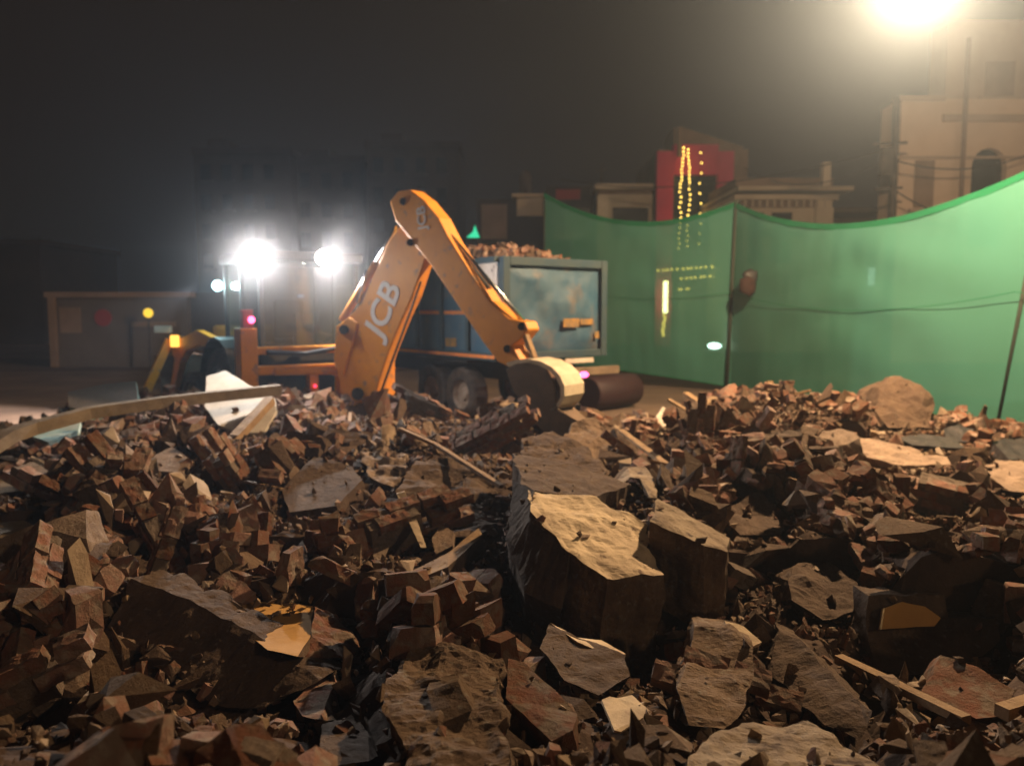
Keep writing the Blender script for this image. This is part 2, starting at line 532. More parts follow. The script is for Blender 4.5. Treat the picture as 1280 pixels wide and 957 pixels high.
# ---- hand placed pieces: outline on the heap, own distance, real thickness
def hero(name, label, cat, outline, vec, mats, seed=1, amp=.012, freq=9, maxlen=.05, top=None, jag=0.0, group=None, chips=0, low=0.0):
    """outline: list of 3D points (the visible face), vec: thickness vector away from it"""
    rnd = random.Random(seed)
    pts = [Vector(p) for p in outline]
    if jag:
        q = []
        for i, p in enumerate(pts):
            nx_ = pts[(i + 1) % len(pts)]; L = (nx_ - p).length; n = max(1, int(L / .07))
            dirp = (nx_ - p).normalized(); cen = sum(pts, Vector()) / len(pts)
            for k in range(n):
                b_ = p + (nx_ - p) * (k / n)
                if k: b_ = b_ + (b_ - cen).normalized() * rnd.uniform(-jag, jag)
                q.append(b_)
        pts = q
    vec = Vector(vec)
    bm = bmesh.new()
    a = [bm.verts.new(p) for p in pts]
    b = [bm.verts.new(p + vec + Vector((rnd.uniform(-1, 1), rnd.uniform(-1, 1), rnd.uniform(-1, 1))) * jag) for p in pts]
    n = len(pts)
    f0 = bm.faces.new(a); f0.material_index = 1 if len(mats) > 1 else 0
    bm.faces.new(b[::-1])
    for i in range(n):
        bm.faces.new((a[i], b[i], b[(i + 1) % n], a[(i + 1) % n]))
    cen = sum((v.co for v in bm.verts), Vector()) / len(bm.verts)
    for v in bm.verts: v.co -= cen
    bmesh.ops.triangulate(bm, faces=bm.faces[:])
    refine(bm, maxlen, 8)
    bmesh.ops.recalc_face_normals(bm, faces=bm.faces)
    roughen(bm, amp, freq, seed)
    me = bm_mesh(bm, name, mats)
    o = bpy.data.objects.new(name, me); C.objects.link(o); o.location = cen
    tag(o, label, cat, group)
    rad = max((Vector((p.x - cen.x, p.y - cen.y))).length for p in pts)
    FACES.append((pts, vec, name))
    heroes.append((cen.x, cen.y, rad * .62)); add_cap(list(pts) + [p + vec * low for p in pts] if low else outline)
    return o


def px3(L):
    return [at(*p) for p in L]


def masonry(name, label, loc, rot, n, seed, miss=.35, sc=1.0, group=None, mats=None, drop=None):
    """a lump of brickwork: real bricks in courses bedded in mortar, some gone at the rim"""
    rnd = random.Random(seed)
    nx_, ny_, nz_ = n
    mb = MB()
    bw, bd, bh, j = .23, .11, .07, .012
    Lx, Ly, Lz = nx_ * (bw + j), ny_ * (bd + j), nz_ * (bh + j)
    cx, cy, cz = Lx / 2, Ly / 2, Lz / 2
    for k in range(nz_):
        for jx in range(ny_):
            for i in range(-1, nx_ + 1):
                x0 = i * (bw + j) + (.5 * bw if (k + jx) % 2 else 0)
                y0 = jx * (bd + j); z0 = k * (bh + j)
                rim = i <= 0 or i >= nx_ - 1 or k in (0, nz_ - 1)
                if (i == -1 or i == nx_) and rnd.random() < .55: continue
                if rim and rnd.random() < miss: continue
                lo = (x0 - cx + rnd.uniform(0, .012), y0 - cy + rnd.uniform(-.006, .006), z0 - cz)
                hi = (x0 + bw - cx - rnd.uniform(0, .012), y0 + bd - cy + rnd.uniform(-.006, .006), z0 + bh - cz)
                if rnd.random() < .3: hi = (lo[0] + bw * rnd.uniform(.45, .8), hi[1], hi[2])
                mb.box(lo, hi, mi=0)
    mb.box((-cx + .06, -cy + .012, -cz + .02), (cx - .06, cy - .012, cz - .03), mi=1)
    bm = bmesh.new()
    vs = [bm.verts.new(v) for v in mb.v]
    for f, mi in zip(mb.f, mb.mi):
        ff = bm.faces.new([vs[q] for q in f]); ff.material_index = mi
    bmesh.ops.triangulate(bm, faces=bm.faces[:])
    refine(bm, .05)
    bmesh.ops.recalc_face_normals(bm, faces=bm.faces)
    roughen(bm, .012, 19, seed)
    me = bm_mesh(bm, name, mats or [M['brick'], M['mortar']])
    o = bpy.data.objects.new(name, me); C.objects.link(o)
    o.location = loc; o.rotation_euler = rot; o.scale = (sc, sc, sc)
    tag(o, label, 'brickwork', group)
    heroes.append((o.location.x, o.location.y, .3 * sc * max(Lx, Ly)))
    rm = Euler(rot).to_matrix(); cc = []
    for sx in (-.8, .8):
        for sy in (-.8, .8):
            for sz in (-.8, .8):
                cc.append(Vector(loc) + rm @ Vector((sx * cx * sc, sy * cy * sc, sz * cz * sc)))
    add_cap(cc, .0)
    return o


STK = []


def stick(name, label, cat, pts, w, h, mt, seed=1, group=None, up=(0, 0, 1)):
    mb = MB()
    pts = [Vector(p) for p in pts]
    cen = sum(pts, Vector()) / len(pts)
    for a_, b_ in zip(pts, pts[1:]):
        STK.append(([(a_.x / a_.y, (a_.z - CAMZ - .05) / a_.y), (b_.x / b_.y, (b_.z - CAMZ - .05) / b_.y), (b_.x / b_.y, (b_.z - CAMZ + .07) / b_.y), (a_.x / a_.y, (a_.z - CAMZ + .07) / a_.y)], max(a_.y, b_.y) - .2))
    mb.bar(pts[0] - cen, pts[1] - cen, w, h, up=up) if len(pts) == 2 else None
    if len(pts) > 2:
        # bent beam: one swept section
        V = []; F = []
        for i, p in enumerate(pts):
            d = (pts[min(i + 1, len(pts) - 1)] - pts[max(i - 1, 0)]).normalized()
            x = d.cross(Vector(up)).normalized(); y = x.cross(d).normalized()
            for a_, b_ in ((-1, -1), (1, -1), (1, 1), (-1, 1)):
                V.append(p - cen + x * (w / 2 * a_) + y * (h / 2 * b_))
        for i in range(len(pts) - 1):
            for k in range(4):
                k2 = (k + 1) % 4
                F.append((i * 4 + k, i * 4 + k2, (i + 1) * 4 + k2, (i + 1) * 4 + k))
        F.append((3, 2, 1, 0)); n = len(pts) * 4; F.append((n - 4, n - 3, n - 2, n - 1))
        mb.add(V, F)
    bm = bmesh.new()
    vs = [bm.verts.new(v) for v in mb.v]
    for f in mb.f: bm.faces.new([vs[q] for q in f])
    bmesh.ops.triangulate(bm, faces=bm.faces[:])
    refine(bm, .09)
    bmesh.ops.recalc_face_normals(bm, faces=bm.faces)
    roughen(bm, .0035, 14, seed)
    me = bm_mesh(bm, name, [mt])
    o = bpy.data.objects.new(name, me); C.objects.link(o); o.location = cen
    tag(o, label, cat, group)
    return o


CO, DC, PL, LY, OC = M['concrete'], M['dark_concrete'], M['plaster'], M['layered'], M['ochre']

# what the digger and the boards need kept free in front of them
add_cap([at(425, 400, 11.3), at(466, 400, 11.3), at(460, 512, 11.3), at(435, 512, 11.3)], .12)
add_cap([at(634, 460, 9.8), at(716, 460, 9.8), at(752, 590, 9.2), at(700, 565, 9.2)], .02)
add_cap([at(540, 470, 12), at(600, 470, 12), at(600, 518, 12), at(540, 518, 12)], .1)
add_cap([at(290, 400, 11), at(330, 400, 11), at(330, 488, 11), at(290, 488, 11)], .1)
# the great block in the middle
hero('concrete_block', 'largest broken block in the middle of the heap with a pale plastered top', 'rubble block',
     px3([(660, 612, 5.0), (745, 622, 5.05), (812, 655, 4.85), (808, 684, 4.62), (830, 718, 4.32), (758, 722, 4.15), (712, 690, 4.3), (664, 640, 4.6)]), (-.05, -.02, -.66), [M['concrete'], PL], 3, .03, 5, .04, jag=.018, low=.85)
hero('concrete_block', 'dark broken wall block wedged under the left flank of the largest plastered block', 'rubble block',
     px3([(640, 600, 5.25), (668, 612, 4.95), (664, 645, 4.6), (712, 692, 4.28), (700, 760, 4.2), (655, 740, 4.35), (636, 680, 4.7)]), (.02, .30, -.45), [DC], 5, .016, 6, .06, jag=.01, low=.5)
hero('concrete_block', 'tall dark block with a ragged layered plaster top right of the largest block', 'rubble block',
     px3([(822, 622, 5.0), (858, 640, 4.95), (912, 672, 4.75), (908, 690, 4.5), (880, 680, 4.45), (812, 652, 4.6)]), (0, .0, -.5), [CO, LY], 7, .016, 8, .04, jag=.015, low=.8)
hero('concrete_slab', 'long dark slab lying tilted behind the pale plastered block', 'concrete slab',
     px3([(640, 566, 6.4), (700, 575, 6.3), (790, 605, 6.0), (742, 622, 5.4), (655, 612, 5.3)]), (0, .1, -.35), [DC], 9, .012, 8, .06, jag=.02)
hero('concrete_slab', 'great dark slab at the lower left leaning with a crumbled pale upper edge', 'concrete slab',
     px3([(165, 724, 3.85), (240, 752, 3.68), (330, 800, 3.42), (398, 850, 3.15), (330, 885, 3.05), (268, 880, 3.15), (200, 836, 3.38), (134, 784, 3.65)]), (.05, .22, -.03), [DC, DC], 11, .016, 7, .035, jag=.02)
hero('mortar_crust', 'crumbly pale mortar crust along the upper edge of the great leaning slab', 'mortar',
     px3([(160, 722, 3.93), (185, 727, 3.92), (215, 740, 3.85), (300, 785, 3.58), (296, 792, 3.52), (205, 752, 3.75), (168, 738, 3.82)]), (.02, .12, -.05), [M['concrete']], 12, .016, 18, .03, jag=.02)
hero('plaster_fragment', 'ochre yellow plastered wall fragment above the great leaning slab', 'plaster',
     px3([(299, 753, 4.0), (345, 751, 4.02), (391, 757, 3.98), (388, 795, 3.5), (372, 820, 3.2), (335, 812, 3.28), (302, 786, 3.6)]), (.0, .10, -.05), [CO, OC], 13, .004, 6, .04, jag=.004)
hero('brick_fragment', 'broken reddish brick end stuck to the right of the ochre plaster fragment', 'brick',
     px3([(393, 757, 3.75), (412, 765, 3.78), (446, 800, 3.6), (450, 812, 3.5), (430, 822, 3.4), (376, 820, 3.38), (390, 795, 3.5)]), (.02, .14, -.09), [M['brick']], 14, .012, 14, .03, jag=.012)
hero('concrete_boulder', 'rough knobbly concrete lump at the bottom centre edge of the photo', 'rubble block',
     px3([(500, 835, 2.9), (512, 812, 3.0), (560, 806, 3.05), (606, 812, 3.0), (628, 822, 2.95), (630, 850, 2.75), (622, 880, 2.6), (640, 960, 2.2), (520, 990, 2.1), (478, 870, 2.6)]), (.03, .34, -.30), [CO], 15, .032, 8, .03, jag=.02)
hero('concrete_chunk', 'squared mortar lump set on the face of the knobbly bottom lump', 'rubble block',
     px3([(532, 862, 2.62), (572, 852, 2.62), (590, 888, 2.5), (548, 905, 2.45)]), (.0, .14, -.03), [CO], 16, .008, 12, .03)
hero('brick_fragment', 'whole reddish brick lying slantwise right of the knobbly bottom lump', 'brick',
     px3([(636, 822, 3.0), (656, 828, 3.0), (722, 890, 2.72), (716, 912, 2.55), (690, 926, 2.5), (632, 872, 2.75)]), (.02, .05, -.10), [M['brick']], 17, .006, 12, .03)
hero('concrete_block', 'broken block with a thin pale cap just below the largest block', 'rubble block',
     px3([(686, 780, 3.75), (728, 798, 3.65), (782, 818, 3.5), (788, 845, 3.3), (748, 868, 3.1), (706, 850, 3.2), (676, 810, 3.5)]), (.02, .30, -.14), [DC], 18, .012, 9, .035, jag=.01)
hero('plaster_flake', 'thin pale plaster cap lying on the broken block below the largest block', 'plaster',
     px3([(688, 778, 3.78), (722, 796, 3.70), (752, 800, 3.72), (782, 817, 3.58), (760, 818, 3.52), (722, 802, 3.58)]), (0, .02, -.03), [PL], 19, .003, 12, .03)
hero('tile_fragment', 'small cream tile fragment lying flat near the bottom of the heap', 'tile',
     px3([(752, 874, 2.95), (762, 870, 2.97), (772, 872, 2.96), (790, 868, 2.98), (808, 884, 2.86), (804, 896, 2.8), (776, 914, 2.7), (768, 912, 2.7)]), (.0, .02, -.02), [PL], 20, .002, 14, .03)
hero('concrete_block', 'upright pale grey standing block right of the small cream tile', 'rubble block',
     px3([(868, 784, 3.6), (905, 784, 3.6), (940, 800, 3.5), (944, 838, 3.3), (934, 880, 3.05), (905, 912, 2.9), (862, 905, 2.92), (846, 862, 3.1), (858, 822, 3.4)]), (.05, .28, -.06), [CO], 21, .018, 8, .035, jag=.012)
hero('plaster_flake', 'leaf shaped yellowish plaster chip propped on the upright standing block', 'plaster',
     px3([(906, 776, 3.72), (930, 782, 3.70), (952, 802, 3.6), (940, 808, 3.55), (918, 798, 3.6)]), (0, .03, -.03), [PL], 22, .004, 14, .03)
hero('concrete_slab', 'speckled orange lit slab cut off by the bottom edge right of centre', 'concrete slab',
     px3([(860, 948, 2.3), (905, 915, 2.5), (958, 904, 2.6), (1010, 902, 2.6), (1050, 925, 2.45), (1110, 965, 2.25), (1100, 1010, 2.0), (850, 1010, 2.0)]), (0, .05, -.16), [CO, LY], 23, .014, 12, .03, jag=.012)
hero('concrete_slab', 'dark slab on edge at the right with an ochre plaster patch', 'concrete slab',
     px3([(1086, 744, 4.22), (1180, 743, 4.25), (1185, 770, 4.15), (1248, 772, 4.12), (1250, 800, 4.03), (1220, 826, 3.95), (1160, 842, 3.9), (1100, 838, 3.92), (1084, 800, 4.05)]), (0, .16, -.02), [DC], 24, .012, 8, .035, jag=.012)
hero('plaster_flake', 'half moon ochre plaster patch stuck on the dark slab at the right', 'plaster',
     px3([(1102, 786, 4.04), (1106, 760, 4.12), (1128, 752, 4.15), (1156, 758, 4.13), (1176, 772, 4.08), (1168, 782, 4.05)]), (0, .035, -.015), [M['ochre']], 25, .003, 10, .03)
hero('concrete_slab', 'second dark slab leaning below the slab with the ochre patch', 'concrete slab',
     px3([(1176, 818, 3.6), (1222, 834, 3.5), (1268, 862, 3.35), (1262, 892, 3.2), (1220, 898, 3.15), (1150, 868, 3.35)]), (.03, .15, -.12), [M['brick']], 26, .008, 8, .04, jag=.01)
hero('concrete_block', 'dusty dark block filling the gap under the digger bucket', 'rubble block',
     px3([(652, 548, 7.7), (690, 538, 7.9), (735, 560, 7.5), (762, 590, 7.0), (750, 612, 6.5), (690, 604, 6.6), (655, 580, 7.1)]), (.02, .35, -.3), [DC], 82, .03, 5, .05, jag=.015)
stick('wooden_batten', 'pale straight batten lying slantwise at the lower right', 'timber', [at(1048, 822, 3.7), at(1208, 900, 3.05)], .05, .035, M['wood'], 27)
stick('wooden_batten', 'short yellowish batten end poking in at the right edge', 'timber', [at(1252, 890, 3.1), at(1340, 862, 3.3)], .06, .05, M['wood'], 28)
hero('concrete_block', 'big dark rounded boulder right of the middle below the loose gravel slope', 'rubble block',
     px3([(1000, 705, 4.9), (1040, 704, 4.9), (1070, 728, 4.7), (1066, 765, 4.4), (1030, 775, 4.25), (990, 750, 4.4), (984, 722, 4.6)]), (.02, .35, -.12), [DC], 29, .03, 5, .05)
hero('concrete_block', 'dark pyramid shaped lump at the foot of the gravel slope', 'rubble block',
     px3([(900, 640, 6.0), (950, 612, 6.3), (985, 650, 6.0), (975, 668, 5.6), (925, 668, 5.6)]), (.0, .4, -.2), [DC], 30, .02, 5, .06)
hero('concrete_slab', 'long dark wedge of wall reaching down from the boulder at lower right', 'concrete slab',
     px3([(975, 790, 3.8), (1000, 800, 3.72), (1055, 858, 3.3), (1090, 888, 3.1), (1075, 925, 3.0), (1030, 905, 3.1), (960, 840, 3.55)]), (.06, .25, -.05), [DC], 31, .018, 8, .04, jag=.008)
hero('concrete_block', 'flat faced grey block left of the rough pale lump', 'rubble block',
     px3([(352, 612, 6.4), (392, 570, 6.9), (440, 582, 6.8), (452, 600, 6.5), (420, 632, 6.0), (362, 640, 5.9)]), (.05, .25, -.3), [DC, DC], 32, .01, 6, .06)
hero('concrete_boulder', 'rough pale crumbly lump lit on top above the brickwork chunk', 'rubble block',
     px3([(450, 570, 7.2), (478, 552, 7.4), (500, 565, 7.3), (512, 585, 7.0), (490, 608, 6.6), (462, 598, 6.7)]), (.05, .35, -.2), [CO], 33, .05, 7, .05, jag=.03)
hero('concrete_boulder', 'large dark rounded mass below the long thin rod', 'rubble block',
     px3([(520, 575, 6.7), (570, 572, 6.8), (622, 610, 6.4), (630, 650, 5.8), (590, 672, 5.4), (530, 668, 5.4), (496, 615, 6.0)]), (.05, .45, -.2), [DC], 34, .05, 4, .07)
hero('concrete_slab', 'thin slab with a lit ochre edge pointing up to the right in the centre', 'concrete slab',
     px3([(518, 712, 4.7), (560, 690, 4.85), (598, 660, 5.2), (604, 668, 5.1), (560, 708, 4.65), (526, 722, 4.55)]), (.03, .10, -.22), [DC, M['wood']], 35, .006, 8, .05)
hero('concrete_block', 'small rounded cobble behind the thin ochre edged slab', 'rubble block',
     px3([(540, 672, 5.2), (552, 656, 5.4), (568, 664, 5.3), (565, 682, 5.1), (545, 692, 5.0)]), (.0, .16, -.1), [CO], 36, .01, 7, .05)
masonry('brickwork_chunk', 'squared brickwork chunk with a pale strip on its right edge', at(490, 662, 5.4), (R(18), R(-12), R(28)), (2, 2, 4), 41, .15, 1.0)
hero('plaster_strip', 'narrow pale plaster strip running down the right edge of the squared brickwork chunk', 'plaster',
     px3([(496, 617, 5.62), (506, 614, 5.62), (518, 640, 5.40), (533, 684, 5.05), (526, 684, 5.05), (508, 645, 5.35)]), (-.01, .06, -.01), [PL], 37, .003, 14, .03)
masonry('brickwork_chunk', 'toothed brickwork pier standing up in front of the digger wheel', at(530, 508, 10.2), (R(20), R(24), R(35)), (3, 2, 3), 42, .2, 1.0)
masonry('brickwork_chunk', 'long toothed brickwork slab leaning below the digger bucket arm', at(612, 540, 8.8), (R(48), R(-28), R(-20)), (4, 2, 4), 43, .3, 1.0)
masonry('brickwork_chunk', 'slanting pillar of toothed bricks on the left half of the heap', at(205, 690, 4.9), (R(15), R(42), R(-35)), (3, 1, 3), 44, .3, .9)
masonry('brickwork_chunk', 'brickwork with toothed ends poking in at the left edge near the bottom', at(12, 862, 3.0), (R(10), R(-22), R(15)), (2, 1, 3), 45, .35, .9)
masonry('brickwork_chunk', 'brickwork lump at the left below the white board', at(290, 590, 6.8), (R(25), R(60), R(20)), (2, 2, 3), 46, .3, .9)
masonry('brickwork_chunk', 'brickwork lump just left of the thin pale chip in the right half', at(880, 850, 3.35), (R(30), R(10), R(-18)), (1, 2, 2), 47, .2, .9)
masonry('brickwork_chunk', 'dark brickwork lump among the stones at the far right', at(1175, 620, 7.4), (R(15), R(10), R(-30)), (2, 2, 4), 48, .3, 1.1)
masonry('brickwork_chunk', 'brickwork lump right of the ragged layered block', at(925, 720, 4.8), (R(25), R(25), R(40)), (2, 1, 2), 49, .3, .9)
hero('concrete_boulder', 'round topped earthy boulder against the green net', 'rubble block',
     px3([(1092, 510, 11.6), (1100, 484, 11.8), (1125, 474, 11.9), (1150, 480, 11.8), (1168, 505, 11.6), (1165, 535, 11.2), (1110, 535, 11.2)]), (.0, .7, -.1), [M['dark_concrete']], 50, .08, 3, .12)
hero('concrete_slab', 'flat dusty slab facing the camera in the left part of the heap', 'concrete slab',
     px3([(188, 570, 7.4), (215, 558, 7.6), (240, 575, 7.4), (228, 590, 7.1), (196, 588, 7.1)]), (.0, .12, -.1), [CO], 51, .006, 7, .05, jag=.01)
hero('concrete_slab', 'flat pale slab lying at the left edge of the heap', 'concrete slab',
     px3([(-20, 655, 5.6), (30, 650, 5.8), (72, 672, 5.4), (66, 690, 5.1), (0, 694, 5.0), (-30, 690, 5.0)]), (.0, .06, -.12), [M['wood_dark']], 52, .006, 7, .06)
hero('concrete_slab', 'second flat slab higher up at the left edge of the heap', 'concrete slab',
     px3([(-20, 598, 7.4), (30, 592, 7.6), (58, 592, 7.7), (36, 612, 7.1), (-20, 618, 6.9)]), (.0, .06, -.12), [M['wood_dark']], 53, .006, 7, .06)
hero('plaster_fragment', 'folded grey plaster shell like a broken arch left of the ragged layered block', 'plaster',
     px3([(770, 600, 6.2), (785, 585, 6.4), (808, 584, 6.4), (818, 600, 6.1), (822, 622, 5.7), (812, 622, 5.7), (800, 598, 6.0), (788, 596, 6.1), (776, 606, 6.0)]), (.0, .2, -.03), [CO, LY], 54, .01, 9, .04)
rod = [at(500, 536, 7.4), at(545, 556, 7.0), at(627, 608, 6.0)]
stick('metal_rod', 'long thin pale rod slanting down across the middle of the heap', 'rod', rod, .04, .03, M['wood'], 55)
add_cap(rod, .06)
stick('wooden_plank', 'pale pointed plank leaning beside the bucket', 'timber', [at(776, 538, 8.6), at(832, 580, 7.4)], .07, .03, M['wood'], 56)
stick('wooden_plank', 'short plank crossing the top of the right hand heap', 'timber', [at(857, 492, 11.2), at(912, 528, 10.2)], .09, .05, M['wood'], 57)
stick('wooden_plank', 'second crossed plank beside the short plank on the right hand heap', 'timber', [at(880, 500, 10.9), at(904, 534, 10.1)], .09, .05, M['wood'], 58)
stick('wooden_plank', 'broad pale board lying flat on the crest of the right hand heap', 'timber', [at(950, 512, 11.0), at(1028, 518, 10.8)], .3, .04, M['wood'], 59)
stick('wooden_plank', 'pale board tilting down from the broad board on the crest', 'timber', [at(975, 520, 10.6), at(1005, 545, 9.9)], .14, .04, M['wood'], 60)
stick('wooden_plank', 'upright stub of wood standing near the foot of the middle net post', 'timber', [at(965, 514, 11.4), at(962, 476, 11.5)], .09, .05, M['wood'], 61)
stick('wooden_batten', 'small loose batten on the gravel slope', 'timber', [at(985, 632, 6.8), at(1020, 668, 6.0)], .045, .03, M['wood'], 62)
stick('wooden_batten', 'thin loose strip left of the small batten on the gravel slope', 'timber', [at(955, 615, 7.0), at(1000, 672, 5.9)], .05, .03, M['wood_dark'], 63)
stick('wooden_beam', 'long weathered beam curving up across the left of the heap', 'timber',
      [at(-60, 590, 6.9), at(10, 545, 7.6), at(40, 535, 7.9), at(110, 516, 8.4), at(200, 503, 8.9), at(280, 494, 9.3), at(350, 487, 9.6)], .16, .12, M['wood_dark'], 64)
stick('wooden_pole', 'pale pole propped against the white round ended board', 'timber', [at(262, 582, 8.0), at(338, 500, 9.3)], .11, .09, M['wood'], 65)
hero('white_board', 'white round ended board standing behind the long weathered beam', 'board',
     px3([(258, 470, 10.2), (282, 463, 10.35), (310, 480, 10.0), (344, 498, 9.7), (346, 512, 9.4), (330, 540, 8.9), (296, 541, 8.9), (272, 530, 9.1), (256, 508, 9.5)]), (.0, .02, -.035), [M['white_board']], 66, .003, 5, .06)
hero('board', 'pale weathered crate side with a blue edge lying at the left end of the heap', 'board',
     px3([(84, 490, 10.4), (130, 480, 10.8), (170, 476, 11.0), (172, 502, 10.3), (100, 512, 9.9), (86, 508, 10.0)]), (0, .1, -.22), [M['blue_board'], M['greywall']], 67, .006, 6, .06)
hero('board', 'small torn blue grey sheet below the long weathered beam at the left', 'board',
     px3([(40, 545, 8.6), (64, 536, 8.8), (100, 526, 9.0), (98, 538, 8.8), (60, 552, 8.3)]), (0, .03, -.05), [M['blue_board']], 68, .006, 6, .05)
hero('sack', 'empty pale sack spread over stones at the right side', 'sack',
     px3([(1060, 548, 9.7), (1100, 548, 9.7), (1130, 558, 9.5), (1190, 572, 9.1), (1188, 580, 8.9), (1130, 582, 8.9), (1085, 572, 9.1)]), (0, .05, -.12), [M['sack']], 69, .04, 5, .05)
hero('concrete_boulder', 'orange lit rounded stone at the right edge', 'rubble block',
     px3([(1240, 580, 8.3), (1262, 574, 8.4), (1300, 576, 8.4), (1310, 620, 7.6), (1262, 612, 7.7), (1240, 598, 8.0)]), (0, .4, -.1), [M['sack']], 70, .03, 5, .07)
hero('tarpaulin', 'crumpled black sheet at the foot of the leaning right net post', 'sheet',
     px3([(1180, 536, 10.8), (1200, 530, 10.9), (1218, 536, 10.8), (1214, 552, 10.4), (1184, 552, 10.4)]), (0, .25, -.1), [M['tarp']], 71, .03, 6, .06)
hero('tarpaulin', 'dark tarpaulin lump at the right edge near the net', 'sheet',
     px3([(1240, 552, 10.6), (1262, 548, 10.8), (1330, 548, 10.8), (1330, 576, 9.9), (1262, 574, 9.9)]), (0, .3, -.1), [M['tarp']], 72, .03, 5, .08)
hero('tarpaulin', 'flat dark sheet lying behind the pale sack', 'sheet',
     px3([(1120, 546, 10.2), (1160, 541, 10.5), (1196, 548, 10.3), (1205, 560, 9.9), (1140, 556, 9.9)]), (0, .1, -.15), [M['tarp']], 73, .02, 6, .06)
hero('sack', 'pinkish stone white on one side left of the right hand heap', 'sack',
     px3([(820, 520, 10.9), (828, 508, 11.2), (838, 512, 11.1), (842, 528, 10.7), (826, 534, 10.6)]), (.02, .2, -.05), [M['white_board']], 74, .02, 5, .06)
hero('brick_fragment', 'triangular reddish fragment left of the middle', 'brick',
     px3([(318, 690, 5.0), (334, 678, 5.2), (346, 682, 5.1), (342, 694, 4.9), (324, 698, 4.85)]), (0, .08, -.06), [M['brick']], 75, .006, 14, .03)
hero('brick_fragment', 'second triangular reddish fragment left of the middle', 'brick',
     px3([(360, 692, 5.0), (378, 676, 5.2), (386, 698, 4.95), (378, 706, 4.8)]), (0, .08, -.06), [M['brick']], 76, .006, 14, .03)
hero('concrete_block', 'squared stone with a lit rim below the great leaning slab', 'rubble block',
     px3([(402, 905, 2.75), (430, 900, 2.8), (440, 892, 2.85), (458, 894, 2.85), (462, 950, 2.4), (400, 960, 2.35)]), (0, .2, -.1), [DC], 77, .008, 10, .03)
hero('concrete_chunk', 'reddish angular piece at the right tip of the great leaning slab', 'rubble block',
     px3([(365, 875, 3.0), (400, 845, 3.3), (418, 852, 3.2), (400, 898, 2.8), (378, 895, 2.85)]), (.02, .14, -.08), [M['brick']], 78, .01, 12, .03)

# rubble base (earth under the pile)
hb = MB(); nx, ny = 300, 220
V = []; F = []
for j in range(ny + 1):
    y = -3 + 16.2 * j / ny
    for i in range(nx + 1):
        x = -13.2 + 26.4 * i / nx
        V.append((x, y, H(x, y) - .05 + .04 * noise.noise(Vector((x * 7, y * 7, 0))) + .03 * noise.noise(Vector((x * 19, y * 19, 5)))))
for j in range(ny):
    for i in range(nx):
        a = j * (nx + 1) + i
        F.append((a, a + 1, a + nx + 2, a + nx + 1))
hb.add(V, F, 0, False)
tag(hb.build('earth_heap', M['dirt'], fix=False), kind='structure')



# ---- loose bricks and chunks: single objects where they show largest, the remainder one mass
rnd = random.Random(5)


def wedge(rnd, y0, y1):
    y = math.sqrt(rnd.uniform(y0 * y0, y1 * y1))
    x = rnd.uniform(-.70, .70) * y
    return x, y


def put(me, name, x, y, sc, rot, sink, label, cat, group, sz):
    o = bpy.data.objects.new(name, me); C.objects.link(o)
    o.location = (x, y, H(x, y) + sink)
    o.rotation_euler = rot
    o.scale = sc
    tag(o, label, cat, group)
    return o


mas = []
for i in range(6):
    o = masonry('brickwork_chunk', 'lump of bricks still mortared together lying loose in the heap', (0, 0, 0), (0, 0, 0), ((2, 1, 2), (2, 2, 2), (3, 1, 3), (1, 2, 3), (2, 2, 3), (3, 2, 2))[i], 700 + i, .3, .9, 'lumps of brickwork strewn over the rubble heap')
    heroes.pop(); CAPS.pop(); mas.append(o)
nm_ = 0; POLY.clear()
while nm_ < 46:
    x, y = wedge(rnd, 2.6, 9.2)
    if not clear(x, y, .24): continue
    o = mas[nm_] if nm_ < 6 else mas[nm_ % 6].copy()
    if nm_ >= 6: C.objects.link(o)
    s_ = rnd.uniform(.7, 1.15); o.scale = (s_, s_, s_); o.location = (x, y, H(x, y) + rnd.uniform(.0, .08)); o.rotation_euler = rand_rot(rnd, .5)
    nm_ += 1
nb = 0
while nb < 220:
    x, y = wedge(rnd, 1.75, 6.4)
    if not clear(x, y, .11): continue
    s_ = rnd.uniform(.8, 1.15)
    put(brick_me[nb % 12], 'broken_brick', x, y, (s_ * rnd.uniform(.6, 1.15), s_ * rnd.uniform(.8, 1.15), s_ * rnd.uniform(.75, 1.2)), rand_rot(rnd, .45), rnd.uniform(-.02, .085),
        'loose broken brick lying among the near rubble', 'brick', 'loose bricks strewn over the rubble heap', .1)
    nb += 1
nc = 0
while nc < 300:
    x, y = wedge(rnd, 1.75, 8.8)
    s_ = min(.62, rnd.lognormvariate(math.log(.25), .5)) * (1 if y > 3 else .8)
    if not clear(x, y, s_ * .5): continue
    put(chunk_me[(nc * 7) % 12], 'concrete_chunk', x, y, (s_, s_, s_), rand_rot(rnd, .5), rnd.uniform(-.01, .06),
        'loose broken concrete chunk lying in the rubble', 'rubble', 'loose concrete chunks strewn over the rubble heap', s_)
    nc += 1
spl = bm_mesh(piece_bm((.6, .045, .022), 900, .003, 12, .09, 1, .3), 'wood_splinter', [M['wood']])
for i in range(34):
    x, y = wedge(rnd, 3, 11.2)
    if not clear(x, y, .03): continue
    s_ = rnd.uniform(.5, 1.3)
    put(spl, 'wood_splinter', x, y, (s_, rnd.uniform(.8, 1.5), 1), Euler((rnd.gauss(0, .2), rnd.gauss(0, .25), rnd.uniform(0, 2 * PI))), rnd.uniform(.05, .11),
        'thin splinter of pale timber lying on the rubble', 'timber', 'timber splinters on the rubble heap', .1)

# mass of small rubble
import numpy as np


def low(seed, dim, br):
    bm = piece_bm(dim, seed, .009, 17, .09, chips=4, chipsize=1.25, breakend=br)
    bm.verts.ensure_lookup_table()
    v = np.array([tuple(q.co) for q in bm.verts]); f = np.array([[w.index for w in q.verts] for q in bm.faces]); bm.free()
    return v, f


